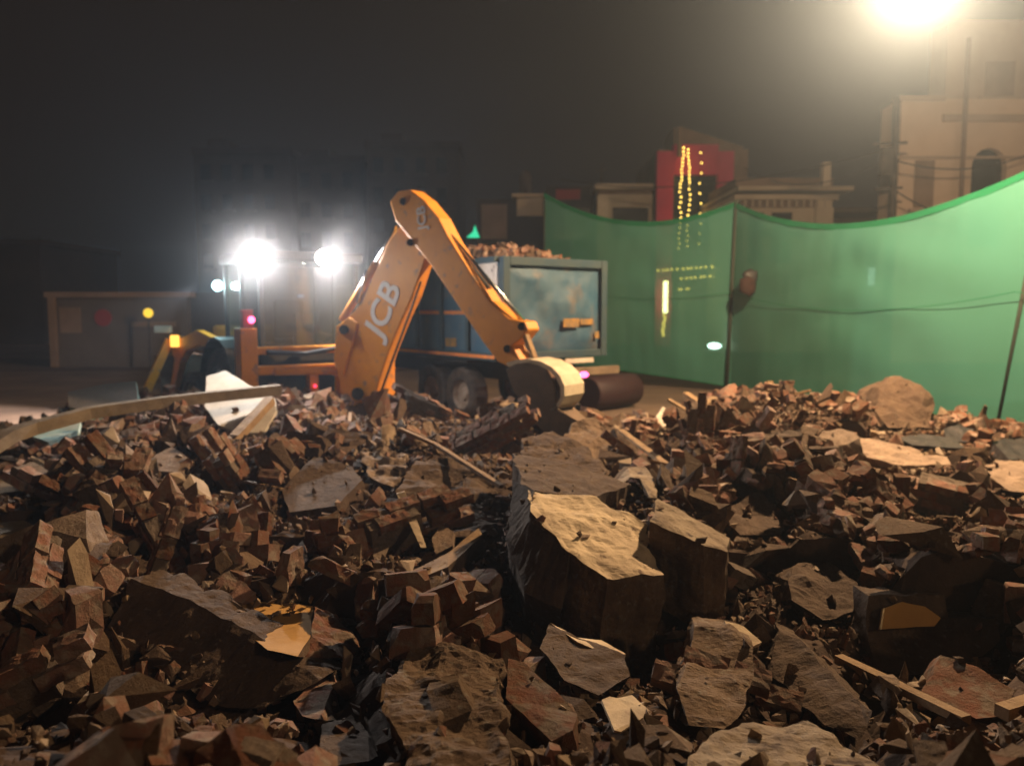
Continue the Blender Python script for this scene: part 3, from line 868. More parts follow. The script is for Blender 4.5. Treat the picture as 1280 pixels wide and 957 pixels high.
def hull(seed, n):
    rnd = random.Random(seed)
    bm = bmesh.new()
    for i in range(n):
        bm.verts.new((rnd.uniform(-.5, .5), rnd.uniform(-.4, .4), rnd.uniform(-.3, .3)))
    r_ = bmesh.ops.convex_hull(bm, input=bm.verts[:])
    bmesh.ops.delete(bm, geom=[v for v in bm.verts if not v.link_faces], context='VERTS')
    bmesh.ops.triangulate(bm, faces=bm.faces[:])
    bm.verts.index_update(); bm.verts.ensure_lookup_table()
    v = np.array([tuple(q.co) for q in bm.verts]); f = np.array([[w.index for w in q.verts] for q in bm.faces]); bm.free()
    return v, f


def clump(seed):
    """two to five bricks still stuck together"""
    rnd = random.Random(seed); VV = []; FF = []; k = 0
    for c_ in range(rnd.randint(2, 5)):
        v, f = rnd.choice(lowb)
        lx = (c_ % 2) * .12 * rnd.choice((0, 1)); o_ = np.array([rnd.uniform(-.06, .06), lx, (c_ // 2 + (0 if lx else c_ % 2)) * .082])
        VV.append(v * np.array([rnd.uniform(.8, 1), 1, 1]) + o_); FF.append(f + k); k += len(v)
    return np.concatenate(VV), np.concatenate(FF)


lowb = [low(500 + i, (.23, .112, .072 + .02 * (i % 3)), i % 4 != 0) for i in range(12)]
lowc = [hull(540 + i, 8 + i % 5) for i in range(16)]
lowm = [clump(580 + i) for i in range(8)]


def mass(name, label, n, y0, y1, seed, pb, smin, smax, lift, pm=.0):
    rnd = random.Random(seed)
    VV = []; FF = []; MI = []; k = 0
    for i in range(n):
        x, y = wedge(rnd, y0, y1)
        q = rnd.random()
        kind = 0 if q < pb else (2 if q < pb + pm else 1)
        ok = clear(x, y, .09 if smax > .1 else .02)
        if kind == 2 and not ok: continue
        v, f = rnd.choice((lowb, lowc, lowm)[kind])
        s_ = rnd.uniform(.4, 1.1) if kind == 0 else (rnd.uniform(.8, 1.1) if kind == 2 else smin + (smax - smin) * rnd.random() ** 2)
        up_ = rnd.uniform(-.03, lift)
        if not ok and smax > .1: s_ *= .45; up_ = -.01
        an = np.array([rnd.uniform(.7, 1.6), rnd.uniform(.6, 1.1), rnd.uniform(.5, 1.3)]) if kind == 1 else 1
        m_ = np.array(rand_rot(rnd, .35).to_matrix())
        w = (v * (s_ * an)) @ m_.T + np.array([x, y, H(x, y) + up_])
        VV.append(w); FF.append(f + k); k += len(v)
        MI += [0 if kind != 1 else rnd.choice((0, 1, 1, 1, 2, 2, 3))] * len(f)
    if smax < .1:
        for pts, vec, nm in FACES:
            if nm in ('white_board', 'board', 'sack', 'tarpaulin', 'tile_fragment', 'plaster_flake', 'plaster_fragment'): continue
            c_ = sum(pts, Vector()) / len(pts); nr = Vector()
            for a_, b_ in zip(pts, pts[1:] + pts[:1]): nr += (a_ - c_).cross(b_ - c_)
            area = nr.length / 2; nr.normalize()
            if nr.dot(vec) > 0: nr = -nr
            if nr.z < .35: continue
            for _ in range(int(area * 14)):
                a_ = rnd.randrange(len(pts)); b_ = (a_ + 1) % len(pts)
                u_, v_ = rnd.random(), rnd.random()
                if u_ + v_ > 1: u_, v_ = 1 - u_, 1 - v_
                p = c_ + (pts[a_] - c_) * u_ + (pts[b_] - c_) * v_
                v, f = rnd.choice(lowc); s_ = rnd.uniform(.015, .08)
                m_ = np.array(rand_rot(rnd, .5).to_matrix())
                VV.append((v * s_) @ m_.T + np.array(p + nr * s_ * .12)); FF.append(f + k); k += len(v)
                MI += [rnd.choice((0, 1, 1, 2, 3))] * len(f)
    V = np.concatenate(VV); F = np.concatenate(FF)
    me = bpy.data.meshes.new(name)
    me.vertices.add(len(V)); me.vertices.foreach_set('co', V.ravel())
    me.loops.add(F.size); me.loops.foreach_set('vertex_index', F.ravel().astype(np.int32))
    me.polygons.add(len(F)); me.polygons.foreach_set('loop_start', np.arange(0, F.size, 3, dtype=np.int32))
    me.polygons.foreach_set('loop_total', np.full(len(F), 3, dtype=np.int32))
    me.polygons.foreach_set('material_index', np.array(MI, dtype=np.int32))
    me.polygons.foreach_set('use_smooth', np.zeros(len(F), dtype=bool))
    for m in (M['brick'], M['concrete'], M['dark_concrete'], M['crumb']): me.materials.append(m)
    me.update(); me.validate()
    o = bpy.data.objects.new(name, me); C.objects.link(o)
    tag(o, label, 'rubble', kind='stuff')
    return o


mass('rubble', 'mass of small broken brick and concrete rubble covering the heap', 9000, 1.6, 12.6, 21, .30, .08, .46, .07, .12)
mass('gravel', 'fine stony gravel and grit between the larger rubble', 22000, 1.6, 12.4, 22, .0, .012, .085, .03)

# ------------------------------------------------------------------ backhoe loader
DO = Vector((-2.9, 12.0, 0)); DU = Vector((-.6, .8, 0)); DW = Vector((.8, .6, 0))


def D(a, b, z): return DO + DW * a + DU * b + Vector((0, 0, z))


dig = empty('backhoe_loader', D(0, 1.5, 0))
tag(dig, 'orange backhoe loader with its work lights on and arm folded over the rubble', 'digger')
ORG = M['digger']
for sa in (-1, 1):
    st = MB().box((sa * 1.09 - .12, -.14, .3), (sa * 1.09 + .12, .14, 1.74), D).build('stabiliser', ORG, dig, bevel=.012)
    MB().box((sa * 1.09 - .17, -.19, .22), (sa * 1.09 + .17, .19, .30), D).build('foot_plate', M['black'], st)
MB().box((-.97, -.10, 1.36), (.97, .02, 1.47), D).build('upper_rail', ORG, dig, bevel=.015)
MB().box((-.97, -.12, 1.07), (.97, .02, 1.20), D).build('lower_rail', ORG, dig, bevel=.015)
MB().box((-.97, .03, .62), (.97, .10, 1.06), D).build('rear_plate', M['black'], dig, bevel=.01)
MB().box((-.22, -.16, .55), (-.08, .0, 1.06), D).build('rear_bracket', ORG, dig, bevel=.01)
MB().tube([D(-.85, -.16, 1.40), D(-.3, -.2, 1.36), D(.2, -.22, 1.43), D(.45, -.3, 1.3)], .035, 8).build('hydraulic_hose', M['black'], dig)
MB().tube([D(-.75, -.18, 1.12), D(.1, -.22, 1.10), D(.4, -.3, .95)], .06, 10).build('swing_cylinder', ORG, dig)
MB().box((.18, -.34, .45), (.62, -.13, 1.42), D).build('kingpost', ORG, dig, bevel=.03)
# tail lights
MB().box((-1.17, -.13, 1.75), (-1.02, -.02, 2.0), D).build('lamp_housing', M['redsign'], dig, bevel=.01)
MB().ball(D(-1.06, -.17, 1.86), .05).build('tail_light', M['e_pink'], dig)
MB().ball(D(-.15, -.19, .88), .022).build('marker_light', M['e_red'], dig)
# chassis, bonnet
MB().box((-.45, .1, .55), (.45, 3.9, 1.0), D).build('chassis', M['black'], dig, bevel=.03)
hd = MB().box((-.47, 1.9, 1.0), (.47, 3.7, 1.72), D).build('bonnet', ORG, dig, bevel=.06)
# wheels


def wheel(c, r_, w_, ax, parent, nm='wheel'):
    ax = Vector(ax).normalized(); c = Vector(c)
    up = Vector((0, 0, 1)); sd = up.cross(ax).normalized()
    prof = [(.52, -.42), (.6, -.5), (.9, -.5), (.98, -.4), (1.0, -.2), (1.0, .2), (.98, .4), (.9, .5), (.6, .5), (.52, .42)]
    n = 36
    V = []; F = []
    for k in range(n):
        t = 2 * PI * k / n
        rr = 1.0
        for (q, s_) in prof:
            e = 1.0 - (.03 if (k % 2 and q > .95) else 0)
            V.append(c + (sd * math.cos(t) + up * math.sin(t)) * (q * r_ * e) + ax * (s_ * w_))
    m_ = len(prof)
    for k in range(n):
        k2 = (k + 1) % n
        for i in range(m_ - 1):
            F.append((k * m_ + i, k2 * m_ + i, k2 * m_ + i + 1, k * m_ + i + 1))
    mb = MB(); mb.add(V, F, 0, False)
    ty = mb.build('wheel', M['rubber'], parent)
    mb = MB(); V = []; F = []
    pr = [(.0, .25), (.2, .25), (.25, .12), (.45, .12), (.53, .40), (.53, -.40), (.45, -.12), (.0, -.12)]
    for k in range(n):
        t = 2 * PI * k / n
        for (q, s_) in pr: V.append(c + (sd * math.cos(t) + up * math.sin(t)) * (q * r_) + ax * (s_ * w_))
    m_ = len(pr)
    for k in range(n):
        k2 = (k + 1) % n
        for i in range(m_ - 1): F.append((k * m_ + i, k2 * m_ + i, k2 * m_ + i + 1, k * m_ + i + 1))
    mb.add(V, F, 0, False)
    mb.build('rim', M['rim'], ty)
    return ty


wheel(D(-.98, 1.05, .72), .72, .42, -DW, dig)
wheel(D(.98, 1.05, .72), .72, .42, DW, dig)
wheel(D(-.9, 3.2, .46), .46, .3, -DW, dig)
wheel(D(.9, 3.2, .46), .46, .3, DW, dig)
for sa in (-1, 1):
    mb = MB()
    pts = []
    for k in range(9):
        t = R(160 - 140 * k / 8)
        pts.append((1.05 + .84 * math.cos(t), .72 + .84 * math.sin(t)))
    for (b0, z0), (b1, z1) in zip(pts, pts[1:]):
        P = [D(sa * .74, b0, z0), D(sa * 1.22, b0, z0), D(sa * 1.22, b1, z1), D(sa * .74, b1, z1)]
        mb.add(P + [p + Vector((0, 0, .03)) for p in P], [(0, 1, 2, 3), (4, 5, 6, 7), (0, 4, 7, 3), (1, 5, 6, 2), (0, 1, 5, 4), (2, 3, 7, 6)])
    mb.build('fender', M['black'], dig)
# cab
cabm = M['black']
z0c, z1c = 1.15, 2.72
cab = MB()
for a_ in (-.76, .76):
    for b_ in (.28, 1.1, 1.85):
        cab.box((a_ - .035, b_ - .035, z0c), (a_ + .035, b_ + .035, z1c), D)
for b_ in (.28, 1.85):
    cab.box((-.72, b_ - .03, 1.36), (.72, b_ + .03, 1.44), D)
for a_ in (-.76, .76):
    cab.box((a_ - .03, .32, 1.36), (a_ + .03, 1.81, 1.44), D)
cb = cab.build('cab_frame', cabm, dig, bevel=.008)
MB().box((-.74, .30, z0c), (.74, 1.83, 1.34), D).build('cab_floor', M['black'], cb)
MB().box((-.84, .15, z1c), (.84, 1.98, 2.86), D).build('cab_roof', M['black'], cb, bevel=.03)
gm = MB(); gm.box((-.72, .275, 1.45), (.72, .283, z1c - .002), D); gm.build('rear_window', M['glass'], cb)
gm = MB(); gm.box((-.765, .32, 1.45), (-.757, 1.81, z1c - .002), D); gm.build('side_window', M['glass'], cb)
gm = MB(); gm.box((.757, .32, 1.45), (.765, 1.81, z1c - .002), D); gm.build('side_window', M['glass'], cb)
gm = MB(); gm.box((-.72, 1.85, 1.45), (.72, 1.858, z1c - .002), D); gm.build('windscreen', M['glass'], cb)
MB().box((-.25, .8, 1.35), (.25, 1.2, 1.55), D).box((-.25, 1.12, 1.56), (.25, 1.22, 2.15), D).build('driver_seat', M['cabseat'], dig, bevel=.03)
MB().box((-.15, .5, 1.35), (.15, .62, 1.95), D).build('control_console', M['cabseat'], dig, bevel=.02)
MB().tube([D(-.05, .42, 1.7), D(-.12, .36, 2.0)], .012, 6).tube([D(.12, .42, 1.7), D(.18, .36, 2.0)], .012, 6).build('control_lever', M['black'], dig)
pz = at(376, 370, 12.6)
MB().ball(pz, .035, sc=(1.6, 1, .8)).build('dashboard_display', M['e_blue'], dig)
# work lights on the cab roof
LIGHTS = []
for (px, py, Y, rr) in ((318, 321, 11.45, .17), (405, 322, 12.05, .115)):
    p = at(px, py, Y)
    fr = (Vector((0, 0, CAMZ)) - p).normalized()
    wl = MB().tube([p - fr * -.0, p - fr * .10], rr * 1.08, 20).build('work_light', M['black'], dig)
    V = []
    MB().tube([p + fr * .012, p + fr * .002], rr, 20).build('lens', M['e_work'], wl)
    MB().bar(p - fr * .06, Vector((p.x, p.y, 2.75)) + DU * .2, .03, .03).build('bracket', M['black'], wl)
    LIGHTS.append(p + fr * .04)
# side light (cyan) on the far corner
pc = at(272, 357, 13.2)
cy = MB().tube([pc, pc + Vector((0, .1, 0))], .075, 16).bar(pc + Vector((.0, .06, 0)), D(-.74, 1.85, 2.4), .03, .03).build('side_work_light', M['black'], dig)
MB().tube([pc - Vector((0, .012, 0)), pc - Vector((0, .002, 0))], .085, 16).build('lens', M['e_cyan'], cy)
# loader arms, loader bucket
for sa in (-1, 1):
    arm = [(1.7, 1.55), (2.6, 1.66), (3.6, 1.5), (4.35, 1.55), (4.5, 1.40), (4.1, 1.1), (4.55, .45), (4.42, .35), (3.75, 1.05), (3.3, 1.28), (2.5, 1.42), (1.7, 1.35)]
    MB().prism([D(sa * .98 - .06, b_, z_) for b_, z_ in arm], DW * .12).build('loader_arm', ORG, dig, bevel=.01)
    MB().tube([D(sa * .98 + .11, 2.3, 1.25), D(sa * .98 + .11, 4.3, 1.25), D(sa * .98 + .11, 4.65, .9)], .045, 8).build('loader_ram', M['steel'], dig)
lb = [(4.5, .12), (5.5, .1), (5.55, .16), (4.75, .2), (4.62, .5), (4.8, 1.05), (5.05, 1.1), (5.02, 1.16), (4.7, 1.12), (4.5, .6)]
MB().prism([D(-1.18, b_, z_) for b_, z_ in lb], DW * 2.36).build('loader_bucket', M['bucket'], dig)
# left front marker: orange post with an amber lamp
mk = MB(); mk.bar(at(183, 490, 14.2), at(212, 424, 14.4), .16, .14); mk.build('light_post', ORG, dig, bevel=.01)
mk = MB(); mk.box((-.0, -.0, -.0), (.01, .01, .01)); p = at(217, 426, 14.2)
MB().box((p.x - .07, p.y, p.z - .11), (p.x + .07, p.y + .10, p.z + .10)).build('indicator_lamp', M['e_amber'], dig, bevel=.02)
p = at(203, 412, 14.4)
MB().box((p.x - .16, p.y, p.z - .06), (p.x + .14, p.y + .12, p.z + .07)).build('mirror', M['white_board'], dig, bevel=.02)
# --- backhoe arm, in one vertical plane
A0 = Vector((-2.42, 11.72, 0)); AD = Vector((.832, -.555, 0)).normalized(); AN = Vector((-.555, -.832, 0)).normalized()


def ap(px, py, off=0.0):
    return on_plane(px, py, A0 + AN * off, AN)


def armpart(name, poly, off, th, m_, parent, bevel=.01):
    P = [ap(x, y, off) for x, y in poly]
    return MB().prism(P, -AN * th).build(name, m_, parent, bevel=bevel)


boom = armpart('boom', [(432, 518), (424, 480), (418, 448), (420, 408), (436, 396), (452, 378), (468, 340), (486, 300), (505, 276), (524, 268), (536, 284), (532, 322), (516, 370), (500, 405), (486, 440), (474, 476), (464, 514), (448, 522)], .08, .20, ORG, dig, .02)
armpart('gusset', [(418, 448), (420, 408), (436, 396), (446, 404), (440, 430), (428, 470)], .11, .03, ORG, boom)
for q_, r_ in (((430, 412), .07), ((447, 492), .09)):
    MB().tube([ap(*q_, .22), ap(*q_, -.2)], r_, 12).build('pivot_pin', M['black'], boom)
dp = [(487, 252), (497, 239), (513, 237), (530, 250), (548, 272), (560, 296), (588, 340), (612, 376), (636, 398), (656, 402), (660, 412), (650, 425), (640, 432), (652, 452), (640, 460), (622, 452), (604, 428), (574, 384), (540, 334), (512, 298), (494, 276)]
dipper = armpart('dipper', dp, .15, .28, ORG, dig, .018)
for q_, r_ in (((504, 252), .05), ((513, 303), .05), ((634, 436), .05), ((652, 408), .05)):
    MB().tube([ap(*q_, .17), ap(*q_, -.15)], r_, 12).build('pivot_pin', M['black'], dipper)
# bucket ram along the dipper's outer edge
MB().tube([ap(520, 243, .0), ap(556, 290, .0)], .062, 12).build('ram_barrel', ORG, dipper)
MB().tube([ap(556, 290, .0), ap(610, 362, .0)], .05, 12).build('ram_sleeve', M['black'], dipper)
MB().tube([ap(560, 291, .04), ap(655, 402, .04)], .03, 10).build('ram_rod', M['steel'], dipper)
# boom ram on the left side
MB().tube([ap(496, 282, .02), ap(470, 330, .02)], .032, 10).build('boom_ram_rod', M['steel'], boom)
MB().tube([ap(470, 330, .02), ap(428, 400, .02)], .055, 12).build('boom_ram_barrel', ORG, boom)
MB().tube([ap(459, 338, .05), ap(447, 378, .05)], .03, 10).build('boom_lamp_tube', M['steel'], boom)
# tipping links
MB().bar(ap(652, 404, .09), ap(668, 448, .09), .05, .09, up=AN).build('tipping_link', M['wood'], dipper)
MB().bar(ap(652, 404, -.09), ap(668, 448, -.09), .05, .09, up=AN).build('tipping_link', M['wood'], dipper)
# bucket: side plates, curved shell, teeth
bside = [(632, 462), (646, 453), (664, 452), (682, 460), (692, 478), (694, 498), (698, 512), (722, 526), (742, 560), (756, 592), (728, 606), (694, 560), (664, 520), (642, 490)]
bw_ = .54
bk = MB()
b0 = [ap(x, y, bw_ / 2 - .03) for x, y in bside]
bk.prism(b0, -AN * .03)
b1 = [ap(x, y, -bw_ / 2 + .06) for x, y in bside]
bk.prism(b1, -AN * .03)
shell = [(646, 452), (672, 448), (700, 456), (716, 476), (716, 496), (704, 508)]
sh2 = [(704, 508), (722, 526), (742, 560), (756, 592)]
bucket = bk.build('bucket', M['bucket'], dig, bevel=.006)


def shellmesh(pts, name, m_, parent):
    V = []; F = []
    cx_, cy_ = 668, 500
    for (x, y) in pts:
        k = .90
        xi, yi = cx_ + (x - cx_) * k, cy_ + (y - cy_) * k
        for (q, w) in (((x, y), 1), ((x, y), -1), ((xi, yi), 1), ((xi, yi), -1)):
            base = ap(q[0], q[1], 0)
            V.append(base + AN * (w * (bw_ / 2 - .03) + (0 if w > 0 else .0)))
    n = len(pts)
    for i in range(n - 1):
        a = i * 4; b = a + 4
        F += [(a, a + 1, b + 1, b), (a + 2, b + 2, b + 3, a + 3), (a, b, b + 2, a + 2), (a + 1, a + 3, b + 3, b + 1)]
    F += [(0, 2, 3, 1), (4 * n - 4, 4 * n - 3, 4 * n - 1, 4 * n - 2)]
    mb = MB(); mb.add(V, F, 0, False)
    return mb.build(name, m_, parent)


shellmesh([(646, 452), (660, 448), (673, 447), (688, 450), (702, 457), (712, 467), (718, 480), (718, 493), (713, 503), (704, 510)], 'bucket_shell', M['bucket_white'], bucket)
shellmesh([(704, 510), (722, 527), (742, 560), (757, 593)], 'bucket_floor', M['bucket'], bucket)
for k in range(5):
    o_ = -bw_ / 2 + .09 + k * (bw_ - .18) / 4
    a_ = ap(746, 584, 0) + AN * o_; b_ = ap(766, 618, 0) + AN * o_
    MB().bar(a_, b_, .07, .04, up=AN).build('tooth', M['bucket'], bucket)
# load in the bucket
hero('concrete_chunk', 'olive grey concrete lump resting against the open bucket', 'rubble block',
     px3([(716, 530, 8.9), (742, 522, 9.0), (774, 540, 8.8), (792, 562, 8.5), (780, 588, 8.1), (750, 596, 8.0), (722, 572, 8.3), (705, 548, 8.6)]), (.03, .35, -.1), [M['concrete']], 80, .04, 5, .05)


MB().tube([ap(474, 496, .10), ap(492, 446, .12), ap(512, 392, .12), ap(526, 352, .11)], .016, 8).build('hydraulic_hose', M['black'], boom)
# lettering
def text_mesh(name, s_, size, o3, xd, yd, depth, m_, parent):
    cu = bpy.data.curves.new(name, 'FONT'); cu.body = s_; cu.size = size; cu.extrude = depth; cu.offset = size * .02
    to = bpy.data.objects.new(name, cu); C.objects.link(to)
    dg = bpy.context.evaluated_depsgraph_get()
    me = bpy.data.meshes.new_from_object(to.evaluated_get(dg))
    bpy.data.objects.remove(to)
    xd = Vector(xd).normalized(); yd = (Vector(yd) - xd * Vector(yd).dot(xd)).normalized(); zd = xd.cross(yd)
    mm = Matrix((xd, yd, zd)).transposed().to_4x4()
    base = parent_world(parent)
    mm.translation = Vector(o3) - base
    me.transform(mm)
    me.materials.clear(); me.materials.append(m_)
    o = bpy.data.objects.new(name, me); C.objects.link(o); o.parent = parent
    return o


o3 = ap(474, 424, .142); xe = ap(503, 352, .142)
text_mesh('lettering', 'JCB', .52, ap(476, 424, .085), xe - o3, -AD + Vector((0, 0, .3)), .004, M['lettering'], boom)
o3 = ap(521, 288, .113)
text_mesh('lettering', 'JCB', .20, ap(533, 286, .155), ap(551, 288, .1) * 0 + (ap(534, 262, .113) - ap(537, 296, .113)) * 1.0, ap(520, 280, .1) - ap(540, 280, .1), .004, M['lettering'], dipper)

# ------------------------------------------------------------------ tipper truck
TO = Vector((-.16, 13.0, 0)); TT = Vector((.8, .6, 0)); TS = Vector((-.6, .8, 0))


def T(a, b, z): return TO + TT * a + TS * b + Vector((0, 0, z))


trk = empty('tipper_truck', T(1.15, 3, 0))
tag(trk, 'blue tipper truck loaded with rubble behind the digger arm', 'truck')
TB = M['truck_blue']
zb0, zb1 = 1.18, 2.86
# dented tail gate
tg = MB(); n1, n2 = 40, 28
V = []; F = []
for j in range(n2 + 1):
    for i in range(n1 + 1):
        a_ = .14 + (2.30 - .28) * i / n1; z_ = zb0 + .12 + (zb1 - zb0 - .26) * j / n2
        e = min(i, n1 - i, j, n2 - j) / 4.0; e = min(1, e)
        bul = .05 * e + e * .08 * noise.noise(Vector((a_ * 1.7, z_ * 1.7, 2))) + e * .03 * noise.noise(Vector((a_ * 5, z_ * 4, 8)))
        V.append(T(a_, .05 - bul, z_))
for j in range(n2):
    for i in range(n1):
        q = j * (n1 + 1) + i; F.append((q, q + 1, q + n1 + 2, q + n1 + 1))
tg.add(V, F, 0, True)
tgo = tg.build('tailgate', TB, trk)
fm = MB()
fm.box((0, -.04, zb0), (.14, .08, zb1), T).box((2.16, -.04, zb0), (2.3, .08, zb1), T)
fm.box((.142, -.035, zb1 - .14), (2.158, .08, zb1), T).box((.142, -.035, zb0), (2.158, .08, zb0 + .12), T)
fm.build('tailgate_frame', M['truck_dark'], tgo, bevel=.012)
MB().box((.25, -.07, zb0 - .10), (1.2, -.045, zb0 - .02), T).box((1.3, -.07, zb0 - .10), (1.95, -.045, zb0 - .02), T).build('reflective_strip', M['white_board'], tgo)
mb = MB()
for (a_, z_, w_, h_) in ((1.25, 1.70, .36, .15), (1.64, 1.74, .3, .1), (1.98, 1.5, .1, .12)):
    MB().box((a_, -.062, z_), (a_ + w_, -.056, z_ + h_), T).build('painted_mark', M['truck_yellow'], tgo)
# bed sides
sd = MB()
sd.box((0, .085, zb0), (.06, 4.5, zb1), T); sd.box((2.24, .085, zb0), (2.3, 4.5, zb1), T); sd.box((.062, 4.44, zb0), (2.238, 4.5, zb1 + .25), T)
sd.box((.062, .085, zb0), (2.238, 4.438, zb0 + .06), T)
bed = sd.build('truck_bed', TB, trk)
rb = MB()
for b_ in (.9, 1.75, 2.6, 3.45, 4.3):
    rb.box((-.07, b_, zb0 + .12), (-.003, b_ + .09, zb1 - .1), T)
rb.box((-.09, .09, zb1 - .09), (-.003, 4.5, zb1), T).box((-.09, .09, zb0 - .02), (-.003, 4.5, zb0 + .11), T)
rb.build('bed_rib', M['truck_dark'], bed, bevel=.008)
MB().box((-.012, .12, 2.35), (-.004, .88, zb1 - .1), T).build('white_panel', M['truck_white'], bed)
MB().box((-.016, .2, 1.92), (-.006, 4.3, 1.98), T).build('orange_stripe', M['truck_orange'], bed)
MB().box((-.10, .1, zb0 + .02), (-.091, 4.3, zb0 + .07), T).build('red_stripe', M['truck_orange'], bed)
MB().box((-.02, 1.35, 1.35), (-.006, 1.7, 1.5), T).build('yellow_mark', M['truck_yellow'], bed)
# chassis, bumper, lights
MB().box((.55, .2, .78), (1.75, 6.2, 1.12), T).build('truck_chassis', M['black'], trk, bevel=.01)
MB().box((.1, -.16, .86), (2.5, -.06, 1.0), T).build('bumper', M['wood_dark'], trk, bevel=.01)
p = at(730, 468, 13.15)
MB().ball(p, .065, sc=(1.2, .6, .8)).build('tail_light', M['e_pink'], trk)
for b_ in (1.35, 2.35, 5.6):
    wheel(T(.2, b_, .5), .5, .3, -TT, trk)
    wheel(T(2.1, b_, .5), .5, .3, TT, trk)
MB().box((-.03, 1.0, 1.08), (.5, 2.8, 1.12), T).build('mudguard', M['black'], trk)
# cab
cabt = MB().box((0.05, 4.75, .7), (2.25, 6.5, 2.55), T).build('truck_cab', M['truck_orange'], trk, bevel=.08)
MB().box((.035, 5.2, 1.6), (.046, 6.1, 2.3), T).build('side_window', M['window'], cabt)
MB().box((.35, 6.504, 1.6), (1.95, 6.515, 2.3), T).build('windscreen', M['window'], cabt)
# load
def heap_load(seed, n):
    rnd = random.Random(seed); mb = MB()
    for i in range(n):
        a_ = rnd.uniform(.15, 2.15); b_ = rnd.uniform(.2, 4.3)
        top = 2.66 + .42 * math.exp(-((a_ - .9) / .9) ** 2 - ((b_ - 1.5) / 1.5) ** 2) + rnd.uniform(-.05, .06)
        v, f = rnd.choice(lowb + lowc[:4]); big = v.max() > .3
        s_ = rnd.uniform(.14, .3) if big else 1
        m_ = rand_rot(rnd, .3).to_matrix()
        mb.add([T(a_, b_, top) + m_ @ (Vector(q) * s_) for q in v], [tuple(q) for q in f], rnd.choice((0, 0, 1)))
    return mb


lo = heap_load(9, 750); lobj = lo.build('truck_load', [M['brick'], M['dark_concrete']], None, T(1.1, 2, 2.6), fix=False)
tag(lobj, 'heap of brick rubble loaded in the truck bed', 'rubble', kind='stuff')
V = []; F = []; mb = MB()
for j in range(13):
    for i in range(9):
        a_ = .07 + 2.16 * i / 8; b_ = .1 + 4.3 * j / 12
        V.append(T(a_, b_, 2.66 + .40 * math.exp(-((a_ - .9) / .9) ** 2 - ((b_ - 1.5) / 1.5) ** 2)))
for j in range(12):
    for i in range(8):
        q = j * 9 + i; F.append((q, q + 1, q + 10, q + 9))
mb.add(V, F, 0, True)
tag(mb.build('loaded_earth', M['dirt'], None, T(1.1, 2, 2.6)), 'brown earth lying under the bricks in the truck bed', 'earth', kind='stuff')

# dark drum lying behind the truck
dp0 = at(735, 497, 15.6); dp1 = at(790, 490, 16.6)
dr = MB().tube([dp0 + Vector((0, 0, 0)), dp0 * .97 + dp1 * .03, dp0 * .5 + dp1 * .5, dp0 * .03 + dp1 * .97, dp1], [.30, .33, .35, .33, .30], 20)
for v in dr.v: v.z += .36 - (dp0.z + dp1.z) / 2
tag(dr.build('drum', mat('drum_maroon', (.022, .010, .011), .6, col2=(.03, .012, .012), scale=5), None, ((dp0 + dp1) / 2).to_2d().to_3d()), 'dark maroon drum lying on the road behind the truck tail', 'drum')

# ------------------------------------------------------------------ net fence
NP = [(Vector((.92, 23.0, 0)), 5.27), (Vector((5.35, 19.5, 0)), 4.55), (Vector((7.56, 12.4, 0)), 4.25), (Vector((9.2, 5.0, 0)), 4.4)]
fence = empty('net_fence', (5.35, 19.5, 0))
tag(fence, 'green shade net fence hung on thin posts across the road', 'net fence')


def netpanel(P0, h0, P1, h1, b0, b1, sag, seed, bsag=.0, n1=70, n2=26, l0=Vector(), l1=Vector()):
    V = []; F = []; d = (P1 - P0); nrm = Vector((-d.y, d.x, 0)).normalized()
    tops = []; bots = []
    for i in range(n1 + 1):
        t = i / n1
        top = h0 + (h1 - h0) * t - sag * 4 * t * (1 - t)
        bot = b0 + (b1 - b0) * t + bsag * 4 * t * (1 - t)
        for j in range(n2 + 1):
            s_ = j / n2
            z = bot + (top - bot) * s_
            p = P0 + d * t + (l0 * (1 - t) + l1 * t) * s_
            w = 4 * t * (1 - t)
            bul = .10 * w * math.sin(PI * s_) + (.05 * noise.noise(Vector((t * 5 + seed, s_ * 2.0 + t * 3, 0))) + .014 * noise.noise(Vector((t * 26 + seed, s_ * 2.2 - t * 9, 3)))) * min(1, w * 2) + .0 * w * math.sin((t * 9 + s_ * 2.2) * 3)
            # drag folds running from the hung corners
            fold = .022 * math.sin(22 * (s_ + .8 * abs(t - .5))) * w * (1 if s_ > .45 else .3)
            V.append(p + nrm * (bul + fold) * -1 + Vector((0, 0, z)))
        tops.append(V[-1].copy()); bots.append(V[-n2 - 1].copy())
    for i in range(n1):
        for j in range(n2):
            a = i * (n2 + 1) + j; F.append((a, a + n2 + 1, a + n2 + 2, a + 1))
    mb = MB(); mb.add(V, F, 0, True)
    o = mb.build('net_sheet', M['net'], fence, fix=False)
    hem = MB(); V = []; F = []
    for k, p in enumerate(tops):
        V += [p + nrm * -.025 + Vector((0, 0, .02)), p + nrm * -.03 - Vector((0, 0, .10 + .03 * noise.noise(Vector((k * .3, seed, 0)))))]
    for i in range(n1): F.append((2 * i, 2 * i + 2, 2 * i + 3, 2 * i + 1))
    hem.add(V, F, 0, True); hem.build('top_hem', M['nethem'], o, fix=False)
    MB().tube(tops, .018, 6).build('rope', M['netpost'], o)
    MB().tube(bots, .014, 6).build('bottom_rope', M['nethem'], o)
    mid = [P0 + d * (i / 20) + (l0 * (1 - i / 20) + l1 * (i / 20)) * .5 + nrm * -.12 + Vector((0, 0, .5 * (h0 + (h1 - h0) * i / 20) + .15 - sag * .5 * 4 * (i / 20) * (1 - i / 20))) for i in range(21)]
    MB().tube(mid, .006, 6).build('mid_rope', M['nethem'], o)
    return o


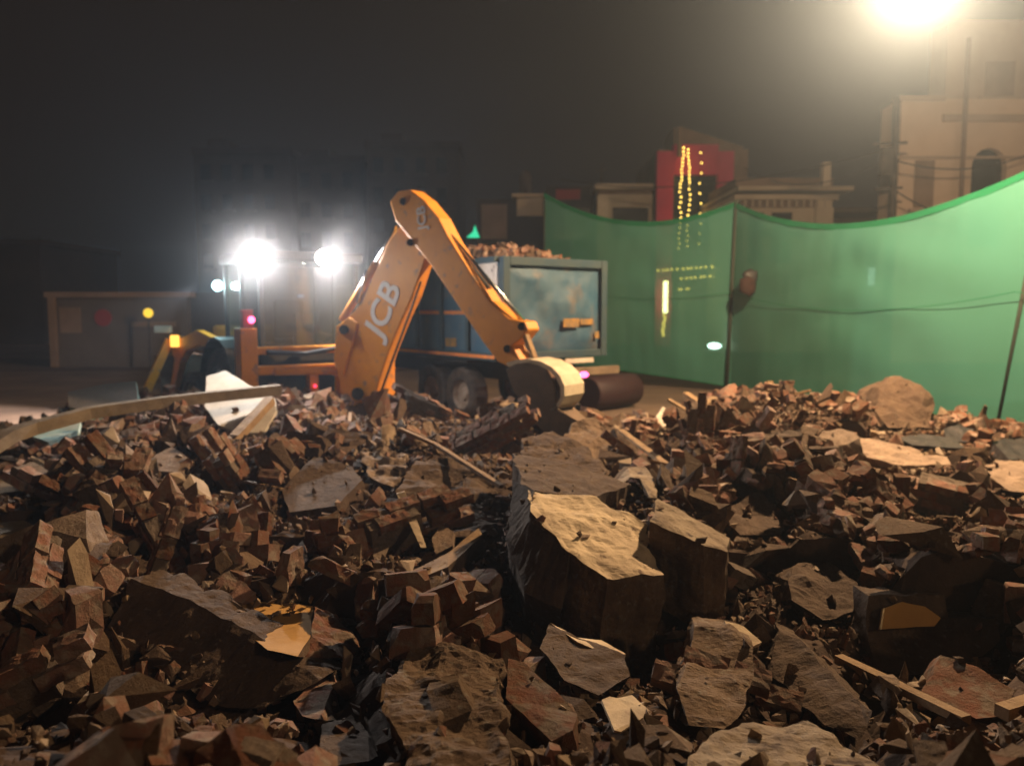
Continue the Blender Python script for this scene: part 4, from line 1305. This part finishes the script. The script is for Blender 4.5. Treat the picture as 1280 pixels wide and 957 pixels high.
lean = Vector((.58, 0, 0))
netpanel(NP[0][0], 5.27, NP[1][0], 4.55, .5, .12, .62, 1, bsag=.05)
netpanel(NP[1][0], 4.55, NP[2][0], 4.25, .12, .25, .72, 4, bsag=.0, l1=lean)
netpanel(NP[2][0], 4.25, NP[3][0], 4.4, .25, .2, .6, 7, l0=lean)
MB().tube([NP[0][0], NP[0][0] + Vector((0, 0, 5.3))], .03, 8).build('post', M['netpost'], fence)
MB().tube([NP[1][0] + Vector((-.10, -.02, 0)), NP[1][0] + Vector((.02, -.04, 4.62))], .045, 8).build('post', M['netpost'], fence)
MB().tube([NP[2][0] + Vector((0, -.04, 0)), NP[2][0] + lean + Vector((0, -.04, 4.3))], .045, 8).build('post', M['netpost'], fence)
MB().tube([NP[3][0], NP[3][0] + Vector((0, 0, 4.45))], .045, 8).build('post', M['netpost'], fence)
# rag caught on the net
p = at(936, 356, 18.55)
rg = MB().ball(p, .20, 12, 8, 0, (1, .35, 1.25)).ball(p + Vector((.05, .03, .17)), .2, 12, 8, 1, (1, .4, .8))
for v in rg.v:
    e = v - p; v += e.normalized() * .08 * noise.noise(e * 9) + Vector((.04 * noise.noise(e * 14), 0, .05 * noise.noise(e * 7 + Vector((3, 1, 2)))))
ro = rg.build('rag', [M['rag'], M['black']], None, p); tag(ro, 'brown and black rag bundle hanging on the green net', 'rag')

# ------------------------------------------------------------------ buildings


def bldg(name, label, cat='building', loc=(0, 0, 0), group=None):
    e = empty(name, loc); tag(e, label, cat, group); return e


def X(px, Y): return (px - 640) / 1000.0 * Y


def Z(py, Y): return CAMZ + (387 - py) / 1000.0 * Y


def part(parent, name, px0, px1, py0, py1, Y, dep, m_, bevel=0):
    return MB().box((X(px0, Y), Y, max(0, Z(py1, Y))), (X(px1, Y), Y + dep, Z(py0, Y))).build(name, m_, parent, bevel=bevel)


# beige tall building on the right
b = bldg('beige_building', 'tall beige building with an arched window behind the net on the right', loc=(X(1200, 30), 30, 0))
w = MB(); Y = 30
# wall with arched opening
x0, x1 = X(1114, Y), X(1480, Y); zt = Z(132, Y); ax0, ax1 = X(1203, Y), X(1246, Y); azs, azb = Z(212, Y), Z(310, Y)
arc = [((ax0 + ax1) / 2 + (ax1 - ax0) / 2 * math.cos(PI * k / 12), azs + (ax1 - ax0) / 2 * math.sin(PI * k / 12)) for k in range(13)]
w.box((x0, Y, 0), (ax0, Y + .4, zt)); w.box((ax1, Y, 0), (x1, Y + .4, zt)); w.box((ax0, Y, 0), (ax1, Y + .4, azb))
poly = [(ax1, azs)] + arc[1:-1] + [(ax0, azs), (ax0, zt), (ax1, zt)]
w.prism([(x, Y, z) for x, z in poly], (0, .4, 0))
w.box((x0, Y + .4, 0), (x0 + .3, Y + 1.6, zt)); w.box((x0 + .3, Y + 1.3, 0), (x1, Y + 1.6, zt)); w.box((x0 + .3, Y + .4, zt - .3), (x1, Y + 1.3, zt))
w.build('wall', M['beige'], b, fix=False)
part(b, 'upper_storey', 1166, 1480, 40, 131.9, 30.3, 1.2, M['beige_band'])
part(b, 'band', 1166, 1480, 150, 158, 29.9, .1, M['beige_band'])
part(b, 'parapet', 1112, 1168, 128, 134, 29.9, .6, M['beige_band'])
part(b, 'window', 1204, 1245, 185, 309, 30.3, .05, M['window'])
part(b, 'drainpipe', 1191, 1195, 60, 330, 29.8, .12, M['brownwall'])
part(b, 'band', 1112, 1480, 200, 203, 29.92, .08, M['beige_band'])
part(b, 'window', 1134, 1158, 205, 262, 29.95, .04, M['brownwall'])
part(b, 'window_ledge', 1130, 1162, 263, 267, 29.8, .18, M['beige_band'])
part(b, 'upper_window', 1215, 1250, 88, 128, 30.25, .04, M['brownwall'])
part(b, 'window_ledge', 1210, 1255, 129, 132, 30.1, .18, M['beige_band'])
# cream stepped building
b = bldg('cream_building', 'low cream building with stepped cornices right of the magenta front', loc=(X(1000, 38), 38, 0))
Y = 38
part(b, 'wall', 925, 1036, 262, 460, Y, 8, M['cream'])
part(b, 'side_wing', 1036.5, 1102, 275, 460, Y + 1.2, 7, M['greywall'])
part(b, 'cornice', 914, 1042, 246, 252, Y - .5, 8.5, M['cream'])
part(b, 'cornice', 918, 1060, 236, 241, Y - .8, 8.8, M['cream'])
part(b, 'fascia', 922, 1034, 252.2, 261.8, Y - .1, 7, M['brownwall'])
part(b, 'pier', 1014, 1034, 247, 460, Y - .25, .24, M['cream'])
part(b, 'upper_block', 915, 1034, 226, 235.8, Y + 1, 6, M['brownwall'])
part(b, 'chimney', 1022, 1031, 207, 235.7, Y + .2, .4, M['cream'])
part(b, 'roof_slab', 1036, 1105, 262, 268, Y + .4, 8, M['greywall'])
for q in (1045, 1062, 1080):
    part(b, 'window', q, q + 12, 285, 325, Y + 1.15, .04, M['window'])
part(b, 'window', 950, 1000, 290, 298, Y - .04, .04, M['window'])
# facade seen through the net
lw = part(b, 'lit_window', 1082, 1097, 335, 357, Y + 1.12, .05, M['e_window'])
for q in range(926, 1034, 9):
    part(b, 'baluster', q, q + 2.2, 252.5, 261.5, Y - .45, .12, M['cream'])
for q0, q1 in ((932, 950), (960, 985)):
    part(b, 'window', q0, q1, 268, 330, Y - .05, .05, M['window'])
# magenta fronted building
b = bldg('magenta_building', 'narrow building with a magenta framed front and strings of yellow bulbs', loc=(X(870, 44), 44, 0))
Y = 44
part(b, 'wall', 820, 929, 192, 480, Y + .7, 8, M['brownwall'])
part(b, 'front_frame', 818, 838, 194, 480, Y, .6, M['magenta'])
part(b, 'front_frame', 893, 912, 194, 480, Y, .6, M['magenta'])
part(b, 'front_frame', 838.2, 892.8, 186, 222, Y, .6, M['magenta'])
part(b, 'window', 839, 892, 223, 300, Y + .5, .1, M['window'])
gb = MB().prism([(X(842, Y), Y + 1, Z(192, Y)), (X(842, Y), Y + 1, Z(162, Y)), (X(850, Y), Y + 1, Z(160, Y)), (X(929, Y), Y + 1, Z(184, Y)), (X(929, Y), Y + 1, Z(192, Y))], (0, 3, 0)).build('gable', M['brownwall'], b)
part(b, 'string_post', 843, 848, 165, 200, Y - .3, .2, M['brownwall'])
bulb = MB().ball((0, 0, 0), .045, 8, 5).build('bulb', M['e_bulb'])
first = [True]


def string(label, pts, n, Y, size=1.0, name='string_lights', grp='strings of yellow fairy lights on the magenta building'):
    P = [Vector((X(x, Y), Y, Z(y, Y))) for x, y in pts]
    e = empty(name, P[0]); tag(e, label, 'fairy lights', grp)
    MB().tube(P, .008, 5).build('wire', M['cable'], e)
    for i in range(n):
        t = (i + .5) / n * (len(P) - 1); k = min(int(t), len(P) - 2)
        q = P[k].lerp(P[k + 1], t - k) + Vector((random.uniform(-.05, .05), 0, 0))
        if first[0]: o = bulb; first[0] = False
        else: o = bulb.copy(); C.objects.link(o)
        o.parent = e; o.location = q - P[0]; o.scale = (size,) * 3


string('leftmost of three strings of yellow bulbs down the magenta front', [(850, 188), (847, 240), (847, 315)], 24, 43.6)
string('middle string of yellow bulbs down the magenta front', [(856, 190), (858, 240), (856, 312)], 23, 43.6)
string('rightmost sparse string of yellow bulbs down the magenta front', [(871, 190), (872, 312)], 10, 43.6, .9)
string('upper level row of yellow lights seen through the net', [(818, 339), (890, 334)], 12, 43.5, 1.5)
string('lower level row of yellow lights seen through the net', [(848, 349), (905, 344)], 10, 43.5, 1.5)
string('string of yellow lights hanging below the bright tube', [(830, 392), (828, 420)], 8, 43.4, 1.8)
string('short row of dim yellow lights between bulb strings and street', [(845, 362), (862, 361)], 4, 43.4, 1.2)
tl = MB().box((X(828, 43.5), 43.4, Z(391, 43.5)), (X(833, 43.5), 43.5, Z(352, 43.5))).build('tube_light', M['e_tube'], None, (X(830, 43.5), 43.45, Z(370, 43.5)))
tag(tl, 'bright upright yellow tube light seen through the net', 'lamp')
wl = MB().ball((X(893, 40), 40, Z(432, 40)), .22, sc=(1.6, 1, .7)).build('wall_lamp', M['e_white'], None, (X(893, 40), 40, Z(432, 40)))
tag(wl, 'small cool white lamp glowing low behind the net', 'lamp')
# low row left of the magenta building
b = bldg('cream_shop', 'low cream shop house with a pale parapet left of the magenta front', loc=(X(780, 46), 46, 0)); Y = 46
part(b, 'wall', 745, 815, 246, 480, Y, 7, M['cream'])
part(b, 'parapet', 742, 816, 233, 239, Y - .4, 7.6, M['cream'])
part(b, 'fascia', 746, 814, 239.2, 245.8, Y + .2, 6, M['brownwall'])
part(b, 'window', 764, 808, 262, 300, Y - .05, .05, M['window'])
b = bldg('brown_shop', 'low dark shop house with a dull red board above the net', loc=(X(715, 48), 48, 0)); Y = 48
part(b, 'wall', 684, 744.5, 236, 480, Y, 7, M['darkwall'])
part(b, 'sign_board', 694, 724, 240, 252, Y - .1, .1, M['redsign'])
part(b, 'window', 690, 735, 262, 300, Y - .05, .05, M['window'])
b = bldg('dim_house', 'dim house with a pale upper wall above the truck load', loc=(X(640, 50), 50, 0)); Y = 50
part(b, 'wall', 596, 683, 252, 480, Y, 7, M['darkwall'])
part(b, 'upper_wall', 646, 678, 250, 272, Y - .1, .1, M['cream'])
part(b, 'parapet', 640, 682, 245, 249, Y - .3, 7, M['cream'])
part(b, 'plinth_wall', 602, 634, 258, 300, Y - .08, .08, M['brownwall'])
tk = MB().tube([(X(656, 52), 52, Z(250, 52)), (X(656, 52), 52, Z(224, 52)), (X(656, 52), 52, Z(218, 52))], [.42, .42, .2], 14)
tag(tk.build('water_tank', M['greywall'], None, (X(656, 52), 52, Z(250, 52))), 'round water tank on the roof of the dim house', 'water tank')
tk = MB().tube([(X(752, 48), 49, Z(236, 48)), (X(752, 48), 49, Z(205, 48))], .05, 6).bar((X(745, 48), 49, Z(215, 48)), (X(759, 48), 49, Z(213, 48)), .05, .05)
tag(tk.build('roof_antenna', M['pole'], None, (X(752, 48), 49, Z(236, 48))), 'thin antenna mast on the cream shop house roof', 'antenna')
gl = MB().prism([(X(584, 40), 40, Z(298, 40)), (X(600, 40), 40, Z(298, 40)), (X(597, 40), 40, Z(291, 40)), (X(594, 40), 40, Z(283, 40)), (X(592, 40), 40, Z(291, 40))], (0, .3, 0))
tag(gl.build('green_lamp', M['e_green'], None, (X(592, 40), 40, Z(298, 40))), 'small green lit lamp above the truck load', 'lamp')
# dim towers at left centre
specs = [(462, 575, 182, 62, 'dim tall block with rows of windows behind the folded digger arm'), (372, 458, 200, 66, 'dim middle block of flats behind the right work light'),
         (250, 368, 190, 64, 'dim block of flats directly behind the left work light'), (-120, 56, 300, 46, 'very dark low house at the far left edge')]
for (p0, p1, pt, Y, lb_) in specs:
    b = bldg('dim_building', lb_, loc=(X((p0 + p1) / 2, Y), Y, 0))
    part(b, 'wall', p0, p1, pt + 8, 480, Y, 9, M['darkwall'])
    part(b, 'parapet', p0 - 2, p1 + 2, pt, pt + 7.8, Y - .2, 9.4, M['darkwall'])
    if p0 > 0:
        part(b, 'stair_tower', p0 + 18, p0 + 44, pt - 9, pt - .2, Y + 1, 3, M['darkwall'])
        nxw = int((p1 - p0) // 26)
        for i in range(nxw):
            for j in range(4):
                xx = p0 + 8 + i * 26; yy = pt + 20 + j * 36
                wf = part(b, 'window', xx, xx + 12, yy, yy + 18, Y - .06, .06, M['window'])
                part(b, 'sill', xx - 2, xx + 14, yy + 18.3, yy + 20.5, Y - .3, .3, M['darkwall'])
# long wall building at the left
b = bldg('roadside_wall', 'long grey roadside wall with a round red emblem at the left', 'wall', (X(150, 28), 28, 0)); Y = 28
part(b, 'wall', 62, 236, 372, 470, Y, .3, M['greywall'])
part(b, 'coping', 58, 240, 365, 371.8, Y - .1, .5, M['brownwall'])
part(b, 'pier', 62, 70, 372, 470, Y - .15, .14, M['brownwall'])
part(b, 'panel', 76, 102, 384, 416, Y - .06, .05, M['brownwall'])
part(b, 'panel', 165, 220, 402, 408, Y - .06, .05, M['brownwall'])
MB().tube([(X(131, Y), Y - .002, Z(397, Y)), (X(131, Y), Y - .05, Z(397, Y))], .3, 20).build('emblem', M['redsign'], b)
yl = MB().ball((X(187, 27), 27, Z(391, 27)), .16).build('yellow_lamp', M['e_yellow'], None, (X(187, 27), 27, Z(391, 27)))
tag(yl, 'round yellow lamp glowing in front of the roadside wall', 'lamp')
MB().tube([(X(187, 27), 27, Z(397, 27)), (X(187, 27), 27, 0)], .04, 8).build('lamp_post', M['pole'], yl)
part(bldg('roadside_shed', 'dark shed at the left behind the front of the digger', loc=(X(262, 30), 30, 0)), 'wall', 238, 300, 366, 470, 30, 3, M['darkwall'])

# utility pole and street lamp
p = Vector((X(1108, 27), 27, 0))
up_ = MB().tube([p, p + Vector((0, 0, Z(130, 27)))], [.14, .09], 10)
uo = up_.build('utility_pole', M['pole'], None, p); tag(uo, 'dark utility pole with fittings in front of the beige building edge', 'pole')
MB().box((p.x - .5, 26.8, Z(225, 27)), (p.x - .1, 27.1, Z(190, 27))).build('transformer', M['pole'], uo, bevel=.05)
MB().bar((p.x - .7, 27, Z(186, 27)), (p.x + .4, 27, Z(184, 27)), .08, .08).bar((p.x - .6, 27, Z(240, 27)), (p.x + .3, 27, Z(238, 27)), .08, .08).build('cross_arm', M['pole'], uo)
for k, (pa, pb_, lb_) in enumerate((((1108, 205), (1290, 190), 'upper cable sagging across the beige building'), ((1108, 240), (1290, 275), 'lower cable crossing down over the beige building'),
                                   ((1108, 275), (1290, 235), 'cable rising to the right over the beige building'), ((1108, 190), (700, 228), 'long cable running left over the cream rooftops'),
                                   ((1108, 200), (925, 214), 'second cable running left to the magenta building'))):
    a_ = Vector((X(pa[0], 27), 27, Z(pa[1], 27))); Yb = 29 if pb_[0] > 1200 else (44 if pb_[0] < 800 else 43)
    b_ = Vector((X(pb_[0], Yb), Yb, Z(pb_[1], Yb)))
    P = [a_.lerp(b_, t / 14) - Vector((0, 0, (.5 + .1 * k) * 4 * (t / 14) * (1 - t / 14))) for t in range(15)]
    tag(MB().tube(P, .025, 5).build('overhead_cable', M['cable'], None, a_), lb_, 'cable')

LP = at(1150, -50, 11.0)
sl = MB().tube([(7.75, 11.0, 0), (7.75, 11.0, 6.6), (7.4, 11.0, 6.95), (LP.x, LP.y, LP.z + .28)], [.09, .06, .05, .04], 10)
so = sl.build('street_lamp', M['pole'], None, (7.75, 11.0, 0)); tag(so, 'lit street lamp glaring at the upper right edge above the net', 'street lamp')
MB().box((LP.x - .2, LP.y - .35, LP.z + .1), (LP.x + .2, LP.y + .35, LP.z + .24)).build('lamp_head', M['pole'], so, bevel=.03)
MB().ball(LP + Vector((0, 0, .04)), .17, 14, 8, 0, (1.3, 1.3, .5)).build('diffuser', M['e_street'], so)

# ------------------------------------------------------------------ lights


def plight(name, loc, power, col, rad):
    l = bpy.data.lights.new(name, 'POINT'); l.energy = power; l.color = col; l.shadow_soft_size = rad
    o = bpy.data.objects.new(name, l); C.objects.link(o); o.location = loc
    return o


plight('street_lamp_light', LP - Vector((0, 0, .25)), 6800, (1, .64, .34), .12)
for k, p in enumerate(LIGHTS):
    l = bpy.data.lights.new('work_light_beam', 'SPOT'); l.energy = (800, 700)[k]; l.color = (1, .93, .88)
    l.spot_size = R((150, 176)[k]); l.spot_blend = (1, .5)[k]; l.shadow_soft_size = .08
    o = bpy.data.objects.new('work_light_beam', l); C.objects.link(o); o.location = p
    o.rotation_euler = (p - (Vector((-1.6, 3.5, .2)), Vector((3, 11, .6)))[k]).to_track_quat('Z', 'Y').to_euler()
plight('side_work_light_beam', pc - Vector((.1, .15, 0)), 60, (.6, .95, 1), .06)
l = bpy.data.lights.new('road_fill_spot', 'SPOT'); l.energy = 9000; l.color = (1, .80, .70); l.spot_size = R(42); l.spot_blend = .6; l.shadow_soft_size = .06  # extra spot added to brighten the road at the left
o = bpy.data.objects.new('road_fill_spot', l); C.objects.link(o); o.location = pc - Vector((.25, .2, -.02))
o.rotation_euler = (Vector((-9.4, 14.2, 0)) - o.location).to_track_quat('-Z', 'Y').to_euler()
plight('tail_light_beam', at(732, 470, 12.95), 9, (1, .08, .25), .05)

SUN_EL, SUN_AZ = R(26), R(130)   # compass azimuth the light comes from (behind the camera, right)
sun = bpy.data.lights.new('sun', 'SUN'); sun.energy = .36; sun.angle = R(3); sun.color = (1, .66, .38)
su = bpy.data.objects.new('sun', sun); C.objects.link(su)
tos = Vector((math.sin(SUN_AZ) * math.cos(SUN_EL), math.cos(SUN_AZ) * math.cos(SUN_EL), math.sin(SUN_EL)))
su.rotation_euler = tos.to_track_quat('Z', 'Y').to_euler()

wd = bpy.data.worlds.new('World'); S.world = wd; wd.use_nodes = True
nt = wd.node_tree; bg = nt.nodes['Background']
sky = nt.nodes.new('ShaderNodeTexSky'); sky.sky_type = 'NISHITA'; sky.sun_disc = False
sky.sun_elevation = SUN_EL; sky.sun_rotation = SUN_AZ
nt.links.new(sky.outputs[0], bg.inputs[0]); bg.inputs[1].default_value = .0002
bg2 = nt.nodes.new('ShaderNodeBackground'); bg2.inputs[0].default_value = (1, .60, .42, 1); bg2.inputs[1].default_value = .0095
ads = nt.nodes.new('ShaderNodeAddShader')
nt.links.new(bg.outputs[0], ads.inputs[0]); nt.links.new(bg2.outputs[0], ads.inputs[1])
nt.links.new(ads.outputs[0], nt.nodes['World Output'].inputs[0])

# haze
hz = MB().box((-175, -45, -1.5), (175, 235, 20)).build('haze', None if False else M['dirt'])
hm = bpy.data.materials.new('night_haze'); hm.use_nodes = True; nt = hm.node_tree; nt.nodes.clear()
pv = nt.nodes.new('ShaderNodeVolumePrincipled'); pv.inputs['Density'].default_value = .0023; pv.inputs['Color'].default_value = (.58, .76, 1, 1)
pv.inputs['Anisotropy'].default_value = .5
oo = nt.nodes.new('ShaderNodeOutputMaterial'); nt.links.new(pv.outputs[0], oo.inputs['Volume'])
hz.data.materials.clear(); hz.data.materials.append(hm)
tag(hz, kind='stuff'); hz['label'] = 'thin dusty night haze filling the air over the street'; hz['category'] = 'haze'

# volumes added to spread a glow round the lamps: thin at the rim, thicker towards the light


def halo(name, label, loc, rad, dens, col, g_):
    dm = MB().ball((0, 0, 0), 1.0, 24, 14, 0, rad).build(name, M['dirt'], None, (0, 0, 0)); dm.location = loc
    mt_ = bpy.data.materials.new('halo_volume'); mt_.use_nodes = True; nt = mt_.node_tree; nt.nodes.clear()
    tc = nt.nodes.new('ShaderNodeTexCoord'); vm = nt.nodes.new('ShaderNodeVectorMath'); vm.operation = 'DIVIDE'; vm.inputs[1].default_value = rad
    nt.links.new(tc.outputs['Object'], vm.inputs[0])
    ln = nt.nodes.new('ShaderNodeVectorMath'); ln.operation = 'LENGTH'; nt.links.new(vm.outputs[0], ln.inputs[0])
    mr = nt.nodes.new('ShaderNodeMapRange'); mr.interpolation_type = 'SMOOTHSTEP'
    mr.inputs[1].default_value = 0; mr.inputs[2].default_value = .97; mr.inputs[3].default_value = dens; mr.inputs[4].default_value = 0
    nt.links.new(ln.outputs['Value'], mr.inputs[0])
    pv = nt.nodes.new('ShaderNodeVolumePrincipled'); pv.inputs['Color'].default_value = (*col, 1); pv.inputs['Anisotropy'].default_value = g_
    nt.links.new(mr.outputs[0], pv.inputs['Density'])
    oo = nt.nodes.new('ShaderNodeOutputMaterial'); nt.links.new(pv.outputs[0], oo.inputs['Volume'])
    dm.data.materials.clear(); dm.data.materials.append(mt_)
    tag(dm, label, 'halo', kind='stuff')


halo('lamp_halo', 'glow volume added round the digger work lights', (-3.3, 11.3, 2.7), (2.4, 1.5, 1.5), .055, (.85, .85, .88), .4)  # added volume that softens the work lights into a bloom
halo('lamp_halo', 'glow volume added round the glaring street lamp', tuple(LP), (5.4, 4.0, 4.2), .013, (.56, .74, .98), .3)  # added volume that enlarges the street lamp's halo

# ------------------------------------------------------------------ output
S.view_settings.view_transform = 'Standard'; S.view_settings.look = 'None'
S.view_settings.exposure = 0; S.view_settings.gamma = 1
S.cycles.use_denoising = True
S.cycles.max_bounces = 6; S.cycles.volume_bounces = 0; S.cycles.transparent_max_bounces = 12
S.cycles.diffuse_bounces = 3; S.cycles.caustics_reflective = False; S.cycles.caustics_refractive = False
S.cycles.sample_clamp_indirect = 4
